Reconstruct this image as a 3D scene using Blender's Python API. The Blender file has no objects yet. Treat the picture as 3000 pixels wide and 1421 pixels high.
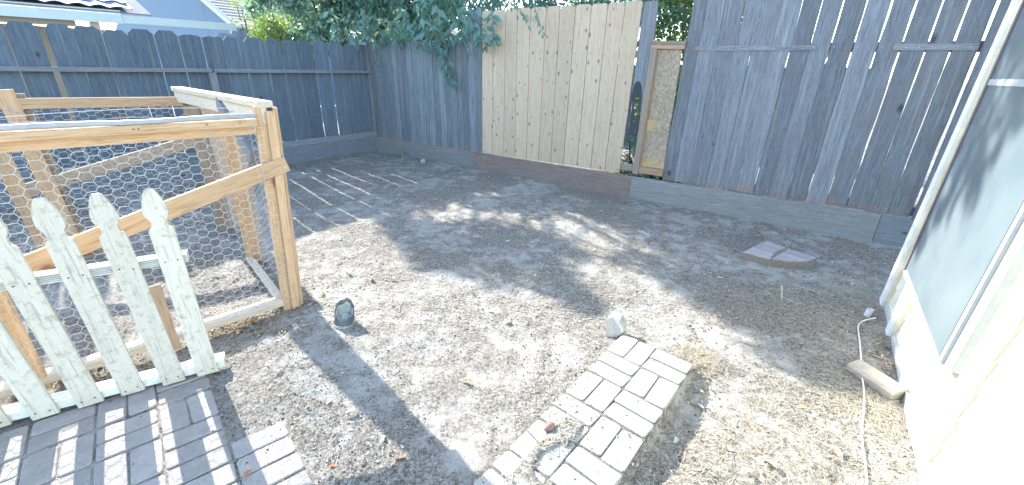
import bpy, math, random
from mathutils import Vector, Matrix, noise
scene = bpy.context.scene
col = scene.collection
rnd = random.Random(7)

# ------------------------------------------------------------------ camera, sky, sun, exposure
CAM_H = 1.6
PITCH = math.radians(22.13); ROLL = math.radians(1.233); FPX = 1251.0
cp, sp, cr, sr = math.cos(PITCH), math.sin(PITCH), math.cos(ROLL), math.sin(ROLL)
cam = bpy.data.objects.new('camera', bpy.data.cameras.new('camera')); col.objects.link(cam); scene.camera = cam
cam.data.sensor_width = 36.0; cam.data.lens = 36.0 * FPX / 3000.0
cam.data.clip_start = 0.02; cam.data.clip_end = 2000
R0, U0, F0 = Vector((1, 0, 0)), Vector((0, sp, cp)), Vector((0, cp, -sp))
RX = R0 * cr + U0 * sr; UX = -R0 * sr + U0 * cr
M = Matrix.Identity(4)
for i in range(3):
    M[i][0], M[i][1], M[i][2] = RX[i], UX[i], -F0[i]
M[2][3] = CAM_H
cam.matrix_world = M

SUN_AZ = math.radians(-43.5)      # measured from +Y towards +X
SUN_EL = math.radians(28.8)
world = bpy.data.worlds.new('World'); scene.world = world; world.use_nodes = True
wn = world.node_tree; wn.nodes.clear()
sky = wn.nodes.new('ShaderNodeTexSky'); sky.sky_type = 'NISHITA'; sky.sun_disc = False
sky.sun_elevation = SUN_EL; sky.sun_rotation = SUN_AZ
sky.air_density = 1.0; sky.dust_density = 0.6; sky.ozone_density = 1.0
bg = wn.nodes.new('ShaderNodeBackground'); bg.inputs[1].default_value = 0.15
wo = wn.nodes.new('ShaderNodeOutputWorld')
hsv = wn.nodes.new('ShaderNodeHueSaturation'); hsv.inputs['Saturation'].default_value = 0.95
wn.links.new(sky.outputs[0], hsv.inputs['Color']); wn.links.new(hsv.outputs[0], bg.inputs[0]); wn.links.new(bg.outputs[0], wo.inputs[0])
sun = bpy.data.objects.new('sun', bpy.data.lights.new('sun', 'SUN')); col.objects.link(sun)
sun.data.energy = 2.95; sun.data.angle = math.radians(0.53); sun.data.color = (1.0, 0.955, 0.885)
to_sun = Vector((math.sin(SUN_AZ) * math.cos(SUN_EL), math.cos(SUN_AZ) * math.cos(SUN_EL), math.sin(SUN_EL)))
sun.rotation_euler = to_sun.to_track_quat('Z', 'Y').to_euler()
scene.view_settings.view_transform = 'Standard'; scene.view_settings.look = 'None'
scene.view_settings.gamma = 1.0; scene.view_settings.use_curve_mapping = False
scene.view_settings.exposure = 2.4
scene.render.resolution_x = 1024; scene.render.resolution_y = 485

# ------------------------------------------------------------------ surveying: photo measurements -> metres on known planes
def ray(px, py):
    x = (px - 1500) / FPX; y = -(py - 710.5) / FPX
    x, y = x * cr - y * sr, x * sr + y * cr
    return Vector((x, cp + y * sp, -sp + y * cp))
EYE = Vector((0, 0, CAM_H))
def gp(px, py, z=0.0):
    d = ray(px, py); return EYE + d * ((z - CAM_H) / d.z)
class Plane:
    """vertical plane on a base line; (t, z) metres along / up, off = metres along the normal"""
    def __init__(s, a, b):
        s.a = Vector((a[0], a[1], 0)); s.d = (Vector((b[0], b[1], 0)) - s.a).normalized(); s.n = Vector((-s.d.y, s.d.x, 0))
    def P(s, t, z, off=0.0): return s.a + s.d * t + s.n * off + Vector((0, 0, z))
C0 = Vector((-2.8045, 8.8006, 0))
AR = math.radians(-34.75); AL = math.radians(53.9)
PR = Plane(C0, C0 + Vector((math.cos(AR), math.sin(AR), 0)))      # back-right fence; +n away from camera
PL = Plane(C0, C0 - Vector((math.cos(AL), math.sin(AL), 0)))      # left fence; +n towards the yard
PF = Plane((-1.525, 2.6), (-2.5, 1.613))                          # coop front
PB = Plane((-3.00, 4.14), (-3.98, 3.14))                          # coop rear
PK = Plane((-1.607, 1.916), (-2.247, 1.545))                      # picket panel
PW = Plane((2.87, 2.849), (1.809, 1.324))                         # house wall
print('normals', PL.n, PF.n, PB.n, PK.n, PW.n)

# ------------------------------------------------------------------ materials
class N:
    def __init__(s, name):
        s.m = bpy.data.materials.new(name); s.m.use_nodes = True; s.t = s.m.node_tree; s.t.nodes.clear()
        s.out = s.add('ShaderNodeOutputMaterial'); s.b = s.add('ShaderNodeBsdfPrincipled')
        s.t.links.new(s.b.outputs[0], s.out.inputs[0])
    def add(s, k, **kw):
        n = s.t.nodes.new(k)
        for a, v in kw.items(): setattr(n, a, v)
        return n
    def link(s, a, b): s.t.links.new(a, b)
    def coord(s, scale=(1, 1, 1), kind='Object', rand=False):
        tc = s.add('ShaderNodeTexCoord'); mp = s.add('ShaderNodeMapping'); mp.inputs['Scale'].default_value = scale
        s.link(tc.outputs[kind], mp.inputs[0])
        if rand:
            oi = s.add('ShaderNodeObjectInfo'); mu = s.add('ShaderNodeVectorMath', operation='SCALE')
            cb = s.add('ShaderNodeCombineXYZ')
            s.link(oi.outputs['Random'], cb.inputs[0]); s.link(oi.outputs['Random'], cb.inputs[2]); s.link(oi.outputs['Random'], cb.inputs[1])
            s.link(cb.outputs[0], mu.inputs[0]); mu.inputs['Scale'].default_value = 173.0
            s.link(mu.outputs[0], mp.inputs['Location'])
        return mp.outputs[0]
    def noise(s, vec, scale, detail=4, rough=0.6, dist=0.0):
        n = s.add('ShaderNodeTexNoise'); s.link(vec, n.inputs['Vector']); n.inputs['Scale'].default_value = scale
        n.inputs['Detail'].default_value = detail; n.inputs['Roughness'].default_value = rough; n.inputs['Distortion'].default_value = dist
        return n.outputs['Fac']
    def ramp(s, f, stops):
        r = s.add('ShaderNodeValToRGB'); e = r.color_ramp.elements
        while len(e) < len(stops): e.new(0.5)
        for k, (p, c) in enumerate(stops):
            e[k].position = p; e[k].color = (*c, 1) if not isinstance(c, (int, float)) else (c, c, c, 1)
        s.link(f, r.inputs[0]); return r.outputs[0]
    def mix(s, f, a, b, mode='MIX'):
        m = s.add('ShaderNodeMix', data_type='RGBA', blend_type=mode)
        for v, i in ((f, 0), (a, 6), (b, 7)):
            if isinstance(v, (int, float)): m.inputs[i].default_value = v
            elif isinstance(v, tuple): m.inputs[i].default_value = (*v, 1)
            else: s.link(v, m.inputs[i])
        return m.outputs[2]
    def math(s, op, a, b=None, c=None):
        m = s.add('ShaderNodeMath', operation=op)
        for i, v in enumerate((a, b, c)):
            if v is None: continue
            if isinstance(v, (int, float)): m.inputs[i].default_value = v
            else: s.link(v, m.inputs[i])
        return m.outputs[0]
    def bump(s, h, dist=0.002, strength=1.0):
        b = s.add('ShaderNodeBump'); b.inputs['Distance'].default_value = dist; b.inputs['Strength'].default_value = strength
        s.link(h, b.inputs['Height']); s.link(b.outputs[0], s.b.inputs['Normal'])
    def col(s, c):
        if isinstance(c, tuple): s.b.inputs['Base Color'].default_value = (*c, 1)
        else: s.link(c, s.b.inputs['Base Color'])
    def rough(s, r): s.b.inputs['Roughness'].default_value = r; s.b.inputs['Specular IOR Level'].default_value = 0.25

def wood(name, a, b, c, knots=0.0, knot_col=(0.06, 0.04, 0.03), streak=0.0, streak_col=(0.4, 0.4, 0.4), var=0.25, rough=0.85, grain=1.0, foot=0.0, foot_col=(0.2, 0.12, 0.07), mould=0.0):
    """boards are modelled with their length on local z; a/b light and dark grain, c large patches"""
    n = N(name); v = n.coord((1, 1, 0.06), rand=True); v2 = n.coord((1, 1, 0.35), rand=True); v3 = n.coord((1, 1, 1), rand=True)
    g1 = n.noise(v, 75 * grain, 5, 0.65, 0.4); g2 = n.noise(v2, 9, 4, 0.6); g3 = n.noise(v, 260 * grain, 2, 0.5)
    colr = n.ramp(g1, [(0.34, b), (0.62, a)])
    colr = n.mix(n.ramp(g2, [(0.40, 0.0), (0.68, 0.85)]), colr, c)
    colr = n.mix(n.ramp(g3, [(0.30, 0.5), (0.46, 0.0)]), colr, tuple(x * 0.45 for x in b))
    if streak:
        gs = n.noise(n.coord((1, 1, 0.03), rand=True), 28, 3, 0.55, 0.2)
        colr = n.mix(n.ramp(gs, [(0.55, 0.0), (0.66, streak)]), colr, streak_col)
    if foot:
        sx = n.add('ShaderNodeSeparateXYZ'); tc = n.add('ShaderNodeTexCoord'); n.link(tc.outputs['Object'], sx.inputs[0])
        h = n.math('MULTIPLY_ADD', sx.outputs[2], 2.2, n.math('MULTIPLY', n.noise(v2, 14, 5), 1.1))
        colr = n.mix(n.ramp(h, [(0.42, foot), (0.75, 0.0)]), colr, foot_col)
    kh = None
    if knots:
        kv0 = n.coord((1, 1, 0.55), rand=True); sp_ = n.add('ShaderNodeSeparateXYZ'); n.link(kv0, sp_.inputs[0]); cb_ = n.add('ShaderNodeCombineXYZ')
        n.link(sp_.outputs[0], cb_.inputs[0]); n.link(sp_.outputs[2], cb_.inputs[1]); kv = cb_.outputs[0]
        vo = n.add('ShaderNodeTexVoronoi', feature='F1', voronoi_dimensions='2D'); vo.inputs['Scale'].default_value = knots
        n.link(kv, vo.inputs['Vector'])
        vr = n.add('ShaderNodeSeparateXYZ'); n.link(vo.outputs['Color'], vr.inputs[0])
        gate = n.math('GREATER_THAN', vr.outputs[0], 0.35 if knots > 4 else 0.72)
        dd = n.math('ADD', n.math('DIVIDE', vo.outputs['Distance'], n.math('MULTIPLY_ADD', vr.outputs[1], 1.1, 0.35)), n.math('MULTIPLY', n.math('SUBTRACT', 1.0, gate), 2.0))
        dd = n.math('ADD', dd, n.math('MULTIPLY', n.noise(kv, 22, 2), 0.03))
        ks = 1.0 if knots > 4 else 0.55
        kh = n.ramp(dd, [(0.055 * ks, 0.9), (0.12 * ks, 0.0)])
        ring = n.ramp(dd, [(0.05, 0.4), (0.34, 0.0)])
        colr = n.mix(ring, colr, c); colr = n.mix(kh, colr, knot_col)
    if mould:
        mm = n.noise(v3, 30, 8, 0.75); colr = n.mix(n.ramp(mm, [(0.52, 0.0), (0.66, mould)]), colr, (0.27, 0.225, 0.12))
    oi = n.add('ShaderNodeObjectInfo'); hs = n.add('ShaderNodeHueSaturation')
    n.link(n.math('MULTIPLY_ADD', oi.outputs['Random'], var * 2, 1 - var), hs.inputs['Value']); n.link(colr, hs.inputs['Color'])
    n.col(hs.outputs[0]); n.rough(rough)
    h = n.math('ADD', n.math('MULTIPLY', g1, 0.7), n.math('MULTIPLY', g3, 0.5))
    n.bump(h, 0.0035)
    return n.m

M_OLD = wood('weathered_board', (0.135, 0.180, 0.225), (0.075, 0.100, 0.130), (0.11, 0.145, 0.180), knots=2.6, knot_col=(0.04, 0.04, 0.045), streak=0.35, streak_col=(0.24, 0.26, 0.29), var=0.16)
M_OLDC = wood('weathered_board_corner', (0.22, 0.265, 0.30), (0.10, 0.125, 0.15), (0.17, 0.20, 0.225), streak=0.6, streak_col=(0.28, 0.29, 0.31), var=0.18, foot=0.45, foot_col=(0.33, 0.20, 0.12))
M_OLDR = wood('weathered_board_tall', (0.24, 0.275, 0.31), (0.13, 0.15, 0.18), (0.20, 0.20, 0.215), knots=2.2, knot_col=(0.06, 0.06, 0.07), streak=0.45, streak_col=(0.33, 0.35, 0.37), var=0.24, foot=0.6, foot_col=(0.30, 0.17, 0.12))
M_KICK = wood('kick_board_wood', (0.20, 0.23, 0.26), (0.12, 0.14, 0.16), (0.16, 0.18, 0.20), knots=1.6, knot_col=(0.05, 0.05, 0.06), var=0.12)
M_KICKB = wood('kick_board_brown', (0.25, 0.20, 0.175), (0.15, 0.115, 0.10), (0.20, 0.18, 0.175), knots=1.6, var=0.10)
M_KICKG = wood('kick_board_pale', (0.28, 0.29, 0.29), (0.18, 0.19, 0.19), (0.23, 0.235, 0.235), knots=1.6, var=0.10)
M_RAIL = wood('rail_wood', (0.24, 0.265, 0.29), (0.15, 0.165, 0.18), (0.19, 0.21, 0.23), var=0.1)
M_NEW = wood('cedar_new', (0.56, 0.455, 0.34), (0.46, 0.355, 0.25), (0.51, 0.42, 0.32), knots=7.0, knot_col=(0.17, 0.11, 0.08), var=0.10, foot=0.5, foot_col=(0.50, 0.38, 0.22), grain=0.6)
M_FRAME = wood('pine_frame', (0.57, 0.40, 0.25), (0.45, 0.29, 0.16), (0.50, 0.34, 0.20), knots=2.4, knot_col=(0.22, 0.11, 0.05), var=0.14, grain=0.55)
M_FRAME_LIT = wood('pine_frame_sunlit', (0.62, 0.55, 0.44), (0.52, 0.44, 0.33), (0.56, 0.50, 0.40), knots=2.4, var=0.05, grain=0.55)  # frame pine made paler: strong sun on the coop rails put into the colour
M_FRAMEG = wood('pine_frame_grey', (0.40, 0.32, 0.24), (0.28, 0.21, 0.15), (0.34, 0.26, 0.19), knots=2.4, knot_col=(0.16, 0.1, 0.07), var=0.12, grain=0.6)
M_STUD = wood('stud_wood', (0.33, 0.28, 0.22), (0.22, 0.18, 0.14), (0.27, 0.23, 0.19), knots=2.0, var=0.1)
M_STUDR = wood('stud_wood_fresh', (0.46, 0.30, 0.20), (0.36, 0.22, 0.14), (0.40, 0.28, 0.2), var=0.1)
M_PICKET = wood('picket_paint', (0.64, 0.595, 0.50), (0.58, 0.535, 0.435), (0.61, 0.565, 0.465), var=0.05, rough=0.6, grain=0.4, mould=0.6, foot=0.35, foot_col=(0.44, 0.40, 0.25))
M_PICKR = wood('picket_rail_paint', (0.72, 0.74, 0.70), (0.62, 0.64, 0.58), (0.66, 0.68, 0.62), var=0.04, rough=0.6, grain=0.4, mould=0.3)
M_GROOVE = wood('picket_rail_bare', (0.42, 0.42, 0.36), (0.25, 0.25, 0.2), (0.35, 0.34, 0.29), var=0.05)

def plain(name, c, rough=0.7, nscale=30, amt=0.12, bump=0.0, metal=0.0, coords='Object', grime=None, gs=3.0):
    n = N(name); v = n.coord(kind=coords)
    f = n.noise(v, nscale, 6, 0.65)
    cc = n.mix(n.ramp(f, [(0.3, 1.0), (0.7, 0.0)]), c, tuple(x * (1 - amt * 2) for x in c))
    if grime:
        cc = n.mix(n.ramp(n.noise(v, gs, 8, 0.7), [(0.5, 0.0), (0.68, 0.6)]), cc, grime)
    n.col(cc); n.rough(rough); n.b.inputs['Metallic'].default_value = metal
    if bump: n.bump(f, bump)
    return n.m
M_WIRE = plain('galvanised_wire', (0.62, 0.62, 0.60), 0.45, 60, 0.15)
M_NAIL = plain('nail_head', (0.10, 0.09, 0.08), 0.5, 60, 0.2)
M_NAILB = plain('nail_bright', (0.5, 0.52, 0.55), 0.35, 60, 0.1)
M_PIPE = plain('grey_pipe', (0.42, 0.44, 0.46), 0.5, 20, 0.12, grime=(0.3, 0.27, 0.22), gs=6)
M_SIDING = plain('cream_siding', (0.74, 0.74, 0.62), 0.7, 12, 0.04, 0.0006, grime=(0.62, 0.61, 0.47), gs=2.0)
M_TRIM = plain('white_trim', (0.80, 0.81, 0.80), 0.55, 10, 0.04, grime=(0.66, 0.64, 0.56), gs=6)
M_TRIMY = plain('cream_trim_shaded', (0.72, 0.66, 0.50), 0.6, 14, 0.1, grime=(0.55, 0.46, 0.30), gs=9)  # cream trim edges, darker than the white faces: edge shade in the colour
M_CONC = plain('foundation_concrete', (0.52, 0.53, 0.50), 0.9, 40, 0.12, 0.002, grime=(0.34, 0.33, 0.3), gs=7)
M_WFRAME = plain('window_aluminium', (0.17, 0.15, 0.18), 0.4, 30, 0.1)
M_WFRAMEG = plain('window_frame_grey', (0.40, 0.42, 0.42), 0.5, 30, 0.08)
M_CABLE = plain('white_cable', (0.78, 0.77, 0.72), 0.5, 20, 0.06)
M_SOILB = plain('slab_base', (0.27, 0.235, 0.195), 0.95, 60, 0.2, 0.002)
M_SOIL = plain('joint_soil', (0.20, 0.18, 0.15), 0.95, 90, 0.25, 0.003)

def screen():
    n = N('window_screen'); v = n.coord()
    f = n.noise(n.coord((1, 1, 1)), 2.2, 5, 0.6)
    n.col(n.ramp(f, [(0.35, (0.10, 0.135, 0.15)), (0.7, (0.15, 0.185, 0.195))])); n.b.inputs['Roughness'].default_value = 0.42
    n.b.inputs['Specular IOR Level'].default_value = 0.5
    return n.m
M_SCREEN = screen()

def osb():
    n = N('chipboard'); v = n.coord((1, 1, 1)); vo = n.add('ShaderNodeTexVoronoi'); vo.inputs['Scale'].default_value = 90
    mp = n.coord((1.0, 1.0, 0.5)); n.link(mp, vo.inputs['Vector'])
    sx = n.add('ShaderNodeSeparateXYZ'); n.link(vo.outputs['Color'], sx.inputs[0])
    c = n.ramp(sx.outputs[0], [(0.0, (0.25, 0.20, 0.15)), (0.5, (0.34, 0.28, 0.21)), (1.0, (0.44, 0.38, 0.30))])
    tc = n.add('ShaderNodeTexCoord'); s2 = n.add('ShaderNodeSeparateXYZ'); n.link(tc.outputs['Object'], s2.inputs[0])
    h = n.math('MULTIPLY_ADD', s2.outputs[2], 2.4, n.math('MULTIPLY', n.noise(v, 9, 5), 0.8))
    c = n.mix(n.ramp(h, [(0.42, 0.75), (0.8, 0.0)]), c, (0.55, 0.38, 0.17))
    n.col(c); n.rough(0.85); n.bump(sx.outputs[1], 0.002); return n.m
M_OSB = osb()

def paver(name, a, b, dirt=0.35):
    n = N(name); v = n.coord(rand=True); w = n.coord(kind='Object')
    f = n.noise(v, 16, 5, 0.6); s = n.noise(v, 420, 2, 0.5); vo = n.add('ShaderNodeTexVoronoi'); vo.inputs['Scale'].default_value = 170; n.link(v, vo.inputs['Vector'])
    c = n.mix(n.ramp(f, [(0.3, 0.0), (0.7, 1.0)]), a, b)
    c = n.mix(n.ramp(s, [(0.34, 0.7), (0.44, 0.0)]), c, tuple(x * 0.4 for x in b))
    c = n.mix(n.ramp(n.noise(v, 45, 6, 0.75), [(0.55, 0.0), (0.75, dirt)]), c, (0.26, 0.22, 0.17))
    oi = n.add('ShaderNodeObjectInfo'); hs = n.add('ShaderNodeHueSaturation'); n.link(c, hs.inputs['Color'])
    n.link(n.math('MULTIPLY_ADD', oi.outputs['Random'], 0.24, 0.88), hs.inputs['Value'])
    n.col(hs.outputs[0]); n.rough(0.9)
    n.bump(n.math('ADD', n.math('MULTIPLY', s, 0.6), vo.outputs['Distance']), 0.0025)
    return n.m
M_PAVER = paver('concrete_paver', (0.41, 0.375, 0.34), (0.32, 0.295, 0.27), 0.55)
M_PATHB = paver('pale_brick', (0.43, 0.42, 0.38), (0.37, 0.36, 0.32), 0.45)
M_SLABB = paver('pinkish_brick', (0.42, 0.38, 0.37), (0.35, 0.31, 0.30), 0.3)
M_STONE = paver('broken_concrete', (0.50, 0.48, 0.42), (0.40, 0.38, 0.33), 0.3)
M_BLOCK = paver('sandy_block', (0.46, 0.41, 0.33), (0.38, 0.33, 0.26), 0.4)

def dirt(name):
    n = N(name); v = n.coord(kind='Object')
    big = n.noise(v, 1.3, 5, 0.62, 0.3); mid = n.noise(v, 7, 6, 0.7, 0.4); fine = n.noise(v, 62, 5, 0.8, 0.6); spk = n.noise(v, 150, 3, 0.7)
    bare = n.ramp(mid, [(0.3, (0.365, 0.353, 0.315)), (0.7, (0.45, 0.44, 0.40))])
    litt = n.ramp(fine, [(0.36, (0.065, 0.056, 0.046)), (0.49, (0.22, 0.20, 0.168)), (0.62, (0.41, 0.385, 0.335))])
    mask = n.ramp(n.math('ADD', n.math('MULTIPLY', big, 0.55), n.math('MULTIPLY', mid, 0.5)), [(0.50, 1.0), (0.60, 0.15)])
    c = n.mix(mask, bare, litt)
    c = n.mix(n.ramp(spk, [(0.30, 0.75), (0.40, 0.0)]), c, (0.09, 0.075, 0.06))
    c = n.mix(n.ramp(spk, [(0.66, 0.0), (0.74, 0.8)]), c, (0.58, 0.56, 0.50))
    n.col(c); n.rough(0.95)
    n.bump(n.math('ADD', n.math('MULTIPLY', fine, 1.0), n.math('MULTIPLY', spk, 0.5)), 0.012)
    return n.m
M_DIRT = dirt('dry_dirt')

def leafmat(name, a, b, trans=0.45, gloss=0.35):
    n = N(name); gm = n.add('ShaderNodeNewGeometry')
    c = n.ramp(gm.outputs['Random Per Island'], [(0.0, a), (1.0, b)])
    n.col(c); n.b.inputs['Roughness'].default_value = gloss
    tr = n.add('ShaderNodeBsdfTranslucent'); n.link(n.mix(0.5, c, (0.30, 0.42, 0.06), 'MIX'), tr.inputs[0])
    mx = n.add('ShaderNodeMixShader'); mx.inputs[0].default_value = trans
    n.link(n.b.outputs[0], mx.inputs[1]); n.link(tr.outputs[0], mx.inputs[2]); n.link(mx.outputs[0], n.out.inputs[0])
    return n.m
M_LEAF = leafmat('vine_leaf', (0.075, 0.20, 0.21), (0.20, 0.38, 0.38))
M_LEAFL = leafmat('light_leaf', (0.07, 0.15, 0.04), (0.18, 0.28, 0.08))
M_LEAFY = leafmat('yellow_green_leaf', (0.24, 0.30, 0.10), (0.38, 0.42, 0.16))
M_WEED = leafmat('weed_blade', (0.12, 0.17, 0.08), (0.25, 0.30, 0.14), 0.3)
M_STRAW = leafmat('dry_straw', (0.34, 0.285, 0.21), (0.58, 0.52, 0.42), 0.25, 0.7)
M_TWIG = plain('twig_bark', (0.22, 0.18, 0.15), 0.9, 40, 0.25)
M_BARK = plain('tree_bark', (0.16, 0.14, 0.125), 0.95, 25, 0.3, 0.01)
def litterleaf(name, c): return plain(name, c, 0.8, 25, 0.22)
M_LF = [litterleaf('fallen_leaf_tan', (0.50, 0.37, 0.25)), litterleaf('fallen_leaf_brown', (0.33, 0.20, 0.13)), litterleaf('fallen_leaf_pale', (0.60, 0.54, 0.44)), litterleaf('fallen_leaf_yellow', (0.62, 0.48, 0.20)), litterleaf('fallen_leaf_green', (0.22, 0.33, 0.18)), litterleaf('fallen_leaf_orange', (0.55, 0.24, 0.12))]
def clodmat():
    n = N('clods'); gm = n.add('ShaderNodeNewGeometry')
    n.col(n.ramp(gm.outputs['Random Per Island'], [(0.0, (0.06, 0.052, 0.045)), (0.45, (0.20, 0.185, 0.16)), (0.88, (0.38, 0.36, 0.32)), (1.0, (0.62, 0.61, 0.58))])); n.rough(0.95)
    return n.m
M_CLOD = clodmat()

# ------------------------------------------------------------------ helpers
def tag(o, label=None, cat=None, group=None, kind=None):
    for k, v in (('label', label), ('category', cat), ('group', group), ('kind', kind)):
        if v: o[k] = v
    return o
def thing(name, label, cat, loc, group=None):
    o = bpy.data.objects.new(name, None); col.objects.link(o); o.location = loc; o.empty_display_size = 0.1
    return tag(o, label, cat, group)
def link(name, verts, faces, mat, parent=None, mw=None, smooth=False):
    me = bpy.data.meshes.new(name); me.from_pydata([tuple(v) for v in verts], [], faces); me.update()
    if isinstance(mat, (list, tuple)):
        for m_ in mat: me.materials.append(m_)
    elif mat: me.materials.append(mat)
    if smooth: me.polygons.foreach_set('use_smooth', [True] * len(me.polygons))
    return place(name, me, parent, mw)
def place(name, me, parent=None, mw=None):
    o = bpy.data.objects.new(name, me); col.objects.link(o)
    mw = mw or Matrix.Identity(4)
    if parent:
        o.parent = parent; root = parent; off = Vector((0, 0, 0)); chain = Matrix.Identity(4)
        p = parent; mats = []
        while p: mats.append(p.matrix_basis.copy()); p = p.parent
        w = Matrix.Identity(4)
        for b in reversed(mats): w = w @ b
        o.matrix_basis = w.inverted() @ mw
    else: o.matrix_basis = mw
    return o
def prism(outline, thick, chamfer=0.0):
    """outline in local x,z (counter-clockwise seen from -y); thickness along +y"""
    n = len(outline)
    v = [(x, 0, z) for x, z in outline] + [(x, thick, z) for x, z in outline]
    f = [list(range(n)), [n + i for i in reversed(range(n))]] + [[(i + 1) % n, i, n + i, n + (i + 1) % n] for i in range(n)]
    return v, f
def frame_mat(origin, zdir, ydir):
    z = Vector(zdir).normalized(); y = Vector(ydir); y = (y - z * y.dot(z)).normalized(); x = y.cross(z)
    m = Matrix.Identity(4)
    for i in range(3): m[i][0], m[i][1], m[i][2], m[i][3] = x[i], y[i], z[i], origin[i]
    return m
def box_mesh(name, w, d, L, mat, ch=0.0025):
    """w on x (centred), d on y from 0, L on z from 0, long edges chamfered"""
    ch = min(ch, w * 0.2, d * 0.2); a, b = w / 2, d
    sec = [(-a + ch, 0), (a - ch, 0), (a, ch), (a, b - ch), (a - ch, b), (-a + ch, b), (-a, b - ch), (-a, ch)]
    v = [(x, y, 0) for x, y in sec] + [(x, y, L) for x, y in sec]
    f = [[7, 6, 5, 4, 3, 2, 1, 0], [8, 9, 10, 11, 12, 13, 14, 15]] + [[i, (i + 1) % 8, 8 + (i + 1) % 8, 8 + i] for i in range(8)]
    me = bpy.data.meshes.new(name); me.from_pydata(v, [], f); me.materials.append(mat); return me
def beam(name, p0, p1, w, d, ydir, mat, parent, ch=0.0025):
    """square-edged timber from p0 to p1 (centre line of the face w), thickness d towards ydir"""
    p0 = Vector(p0); p1 = Vector(p1); L = (p1 - p0).length
    return place(name, box_mesh(name, w, d, L, mat, ch), parent, frame_mat(p0, p1 - p0, ydir))
def tube_geo(pts, r, sides=5, V=None, F=None):
    V = V if V is not None else []; F = F if F is not None else []
    pts = [Vector(p) for p in pts]; b = len(V); up = Vector((0.13, 0.21, 0.97))
    for i, p in enumerate(pts):
        t = (pts[min(i + 1, len(pts) - 1)] - pts[max(i - 1, 0)]).normalized()
        x = t.cross(up); x = x.normalized() if x.length > 1e-4 else Vector((1, 0, 0)); y = t.cross(x)
        rr = r[i] if isinstance(r, (list, tuple)) else r
        for k in range(sides):
            a = 2 * math.pi * k / sides; V.append(p + x * math.cos(a) * rr + y * math.sin(a) * rr)
    for i in range(len(pts) - 1):
        for k in range(sides):
            a0 = b + i * sides + k; a1 = b + i * sides + (k + 1) % sides; F.append([a0, a1, a1 + sides, a0 + sides])
    F.append([b + k for k in reversed(range(sides))]); e = b + (len(pts) - 1) * sides; F.append([e + k for k in range(sides)])
    return V, F
def nail(parent, p, n, mat=M_NAIL, r=0.0045):
    V, F = tube_geo([p - n * 0.002, p + n * 0.0025], r, 6)
    return link('nail', V, F, mat, parent)

# ------------------------------------------------------------------ ground
UA = Vector((0.755, 0.656, 0)); VA = Vector((0.656, -0.755, 0)); PO = Vector((-1.907, 1.486, 0))     # patio axes
QA = Vector((0.334, -0.306, 0)).normalized(); QL = Vector((-0.62, -0.785, 0)).normalized(); QO = Vector((0.72, 2.308, 0))   # path axes
QP = Vector((0.785, -0.62, 0))       # across the path, square to its length
def sstep(a, b, x):
    t = max(0.0, min(1.0, (x - a) / (b - a))); return t * t * (3 - 2 * t)
def ground_z(x, y):
    p = Vector((x, y, 0)); d = math.hypot(x, y)
    z = 0.022 * noise.noise(Vector((x * 1.1, y * 1.1, 0.3))) + 0.010 * noise.noise(Vector((x * 4, y * 4, 5)))
    if d < 9: z += 0.0075 * noise.fractal(Vector((x * 14, y * 14, 2)), 0.8, 2.0, 3) + 0.0035 * noise.noise(Vector((x * 60, y * 60, 7)))
    q = p - PO; u, v = q.dot(UA), q.dot(VA)
    edge = 0.455 if v < 0.47 else 0.70
    inside = sstep(edge + 0.05, edge - 0.01, u) * sstep(-0.40, -0.30, v)
    z = z * (1 - inside) + inside * 0.008
    q = p - QO; w, l = q.dot(QP), q.dot(QL)
    if l > -0.3:
        on = sstep(-0.02, 0.01, w) * sstep(0.47, 0.45, w) * sstep(-0.02, 0.01, l)
        left = sstep(-0.45, 0.0, w) * sstep(0.47, 0.45, w) * sstep(-0.15, 0.15, l) * (1.0 if w > 0.01 else 1 - 0.9 * sstep(0.85, 1.15, l))
        z = z * (1 - on) + left * 0.038
        dm = sstep(0.06, 0.11, w) * sstep(0.44, 0.32, w) * sstep(0.74, 0.90, l) * sstep(1.70, 1.50, l)
        if w > 0.20: dm *= sstep(1.05, 1.25, l + 0.3 * noise.noise(Vector((x * 6, y * 6, 1))))
        dm *= sstep(-0.33, 0.02, noise.noise(Vector((x * 9, y * 9, 3))) + 0.15)
        z += dm * 0.034
        trench = math.exp(-((w - 0.56) / 0.08) ** 2) * sstep(0, 0.3, l)
        z -= 0.025 * trench
    # soil banked against the house footing
    q = p - PW.a; w = q.dot(PW.n)
    if -0.2 < w < 0.25 and y < 3.2: z += 0.0
    return z
rows, cols = 430, 520
gv = []; y = 0.55; ys = []
for r in range(rows):
    ys.append(y); y += 0.0078 * y
for y in ys:
    for c in range(cols):
        u = (c / (cols - 1) - 0.5) * 2
        gv.append((u * (1.45 * y + 0.8), y, 0))
gv = [(x, y, ground_z(x, y)) for x, y, _ in gv]
gf = [[r * cols + c, r * cols + c + 1, (r + 1) * cols + c + 1, (r + 1) * cols + c] for r in range(rows - 1) for c in range(cols - 1)]
g_o = link('ground', gv, gf, M_DIRT, smooth=True); tag(g_o, kind='structure')
ow = 160
tag(link('far_ground', [(-ow, -ow, -0.07), (ow, -ow, -0.07), (ow, ow, -0.07), (-ow, ow, -0.07)], [[0, 1, 2, 3]], M_DIRT), kind='structure')

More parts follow.
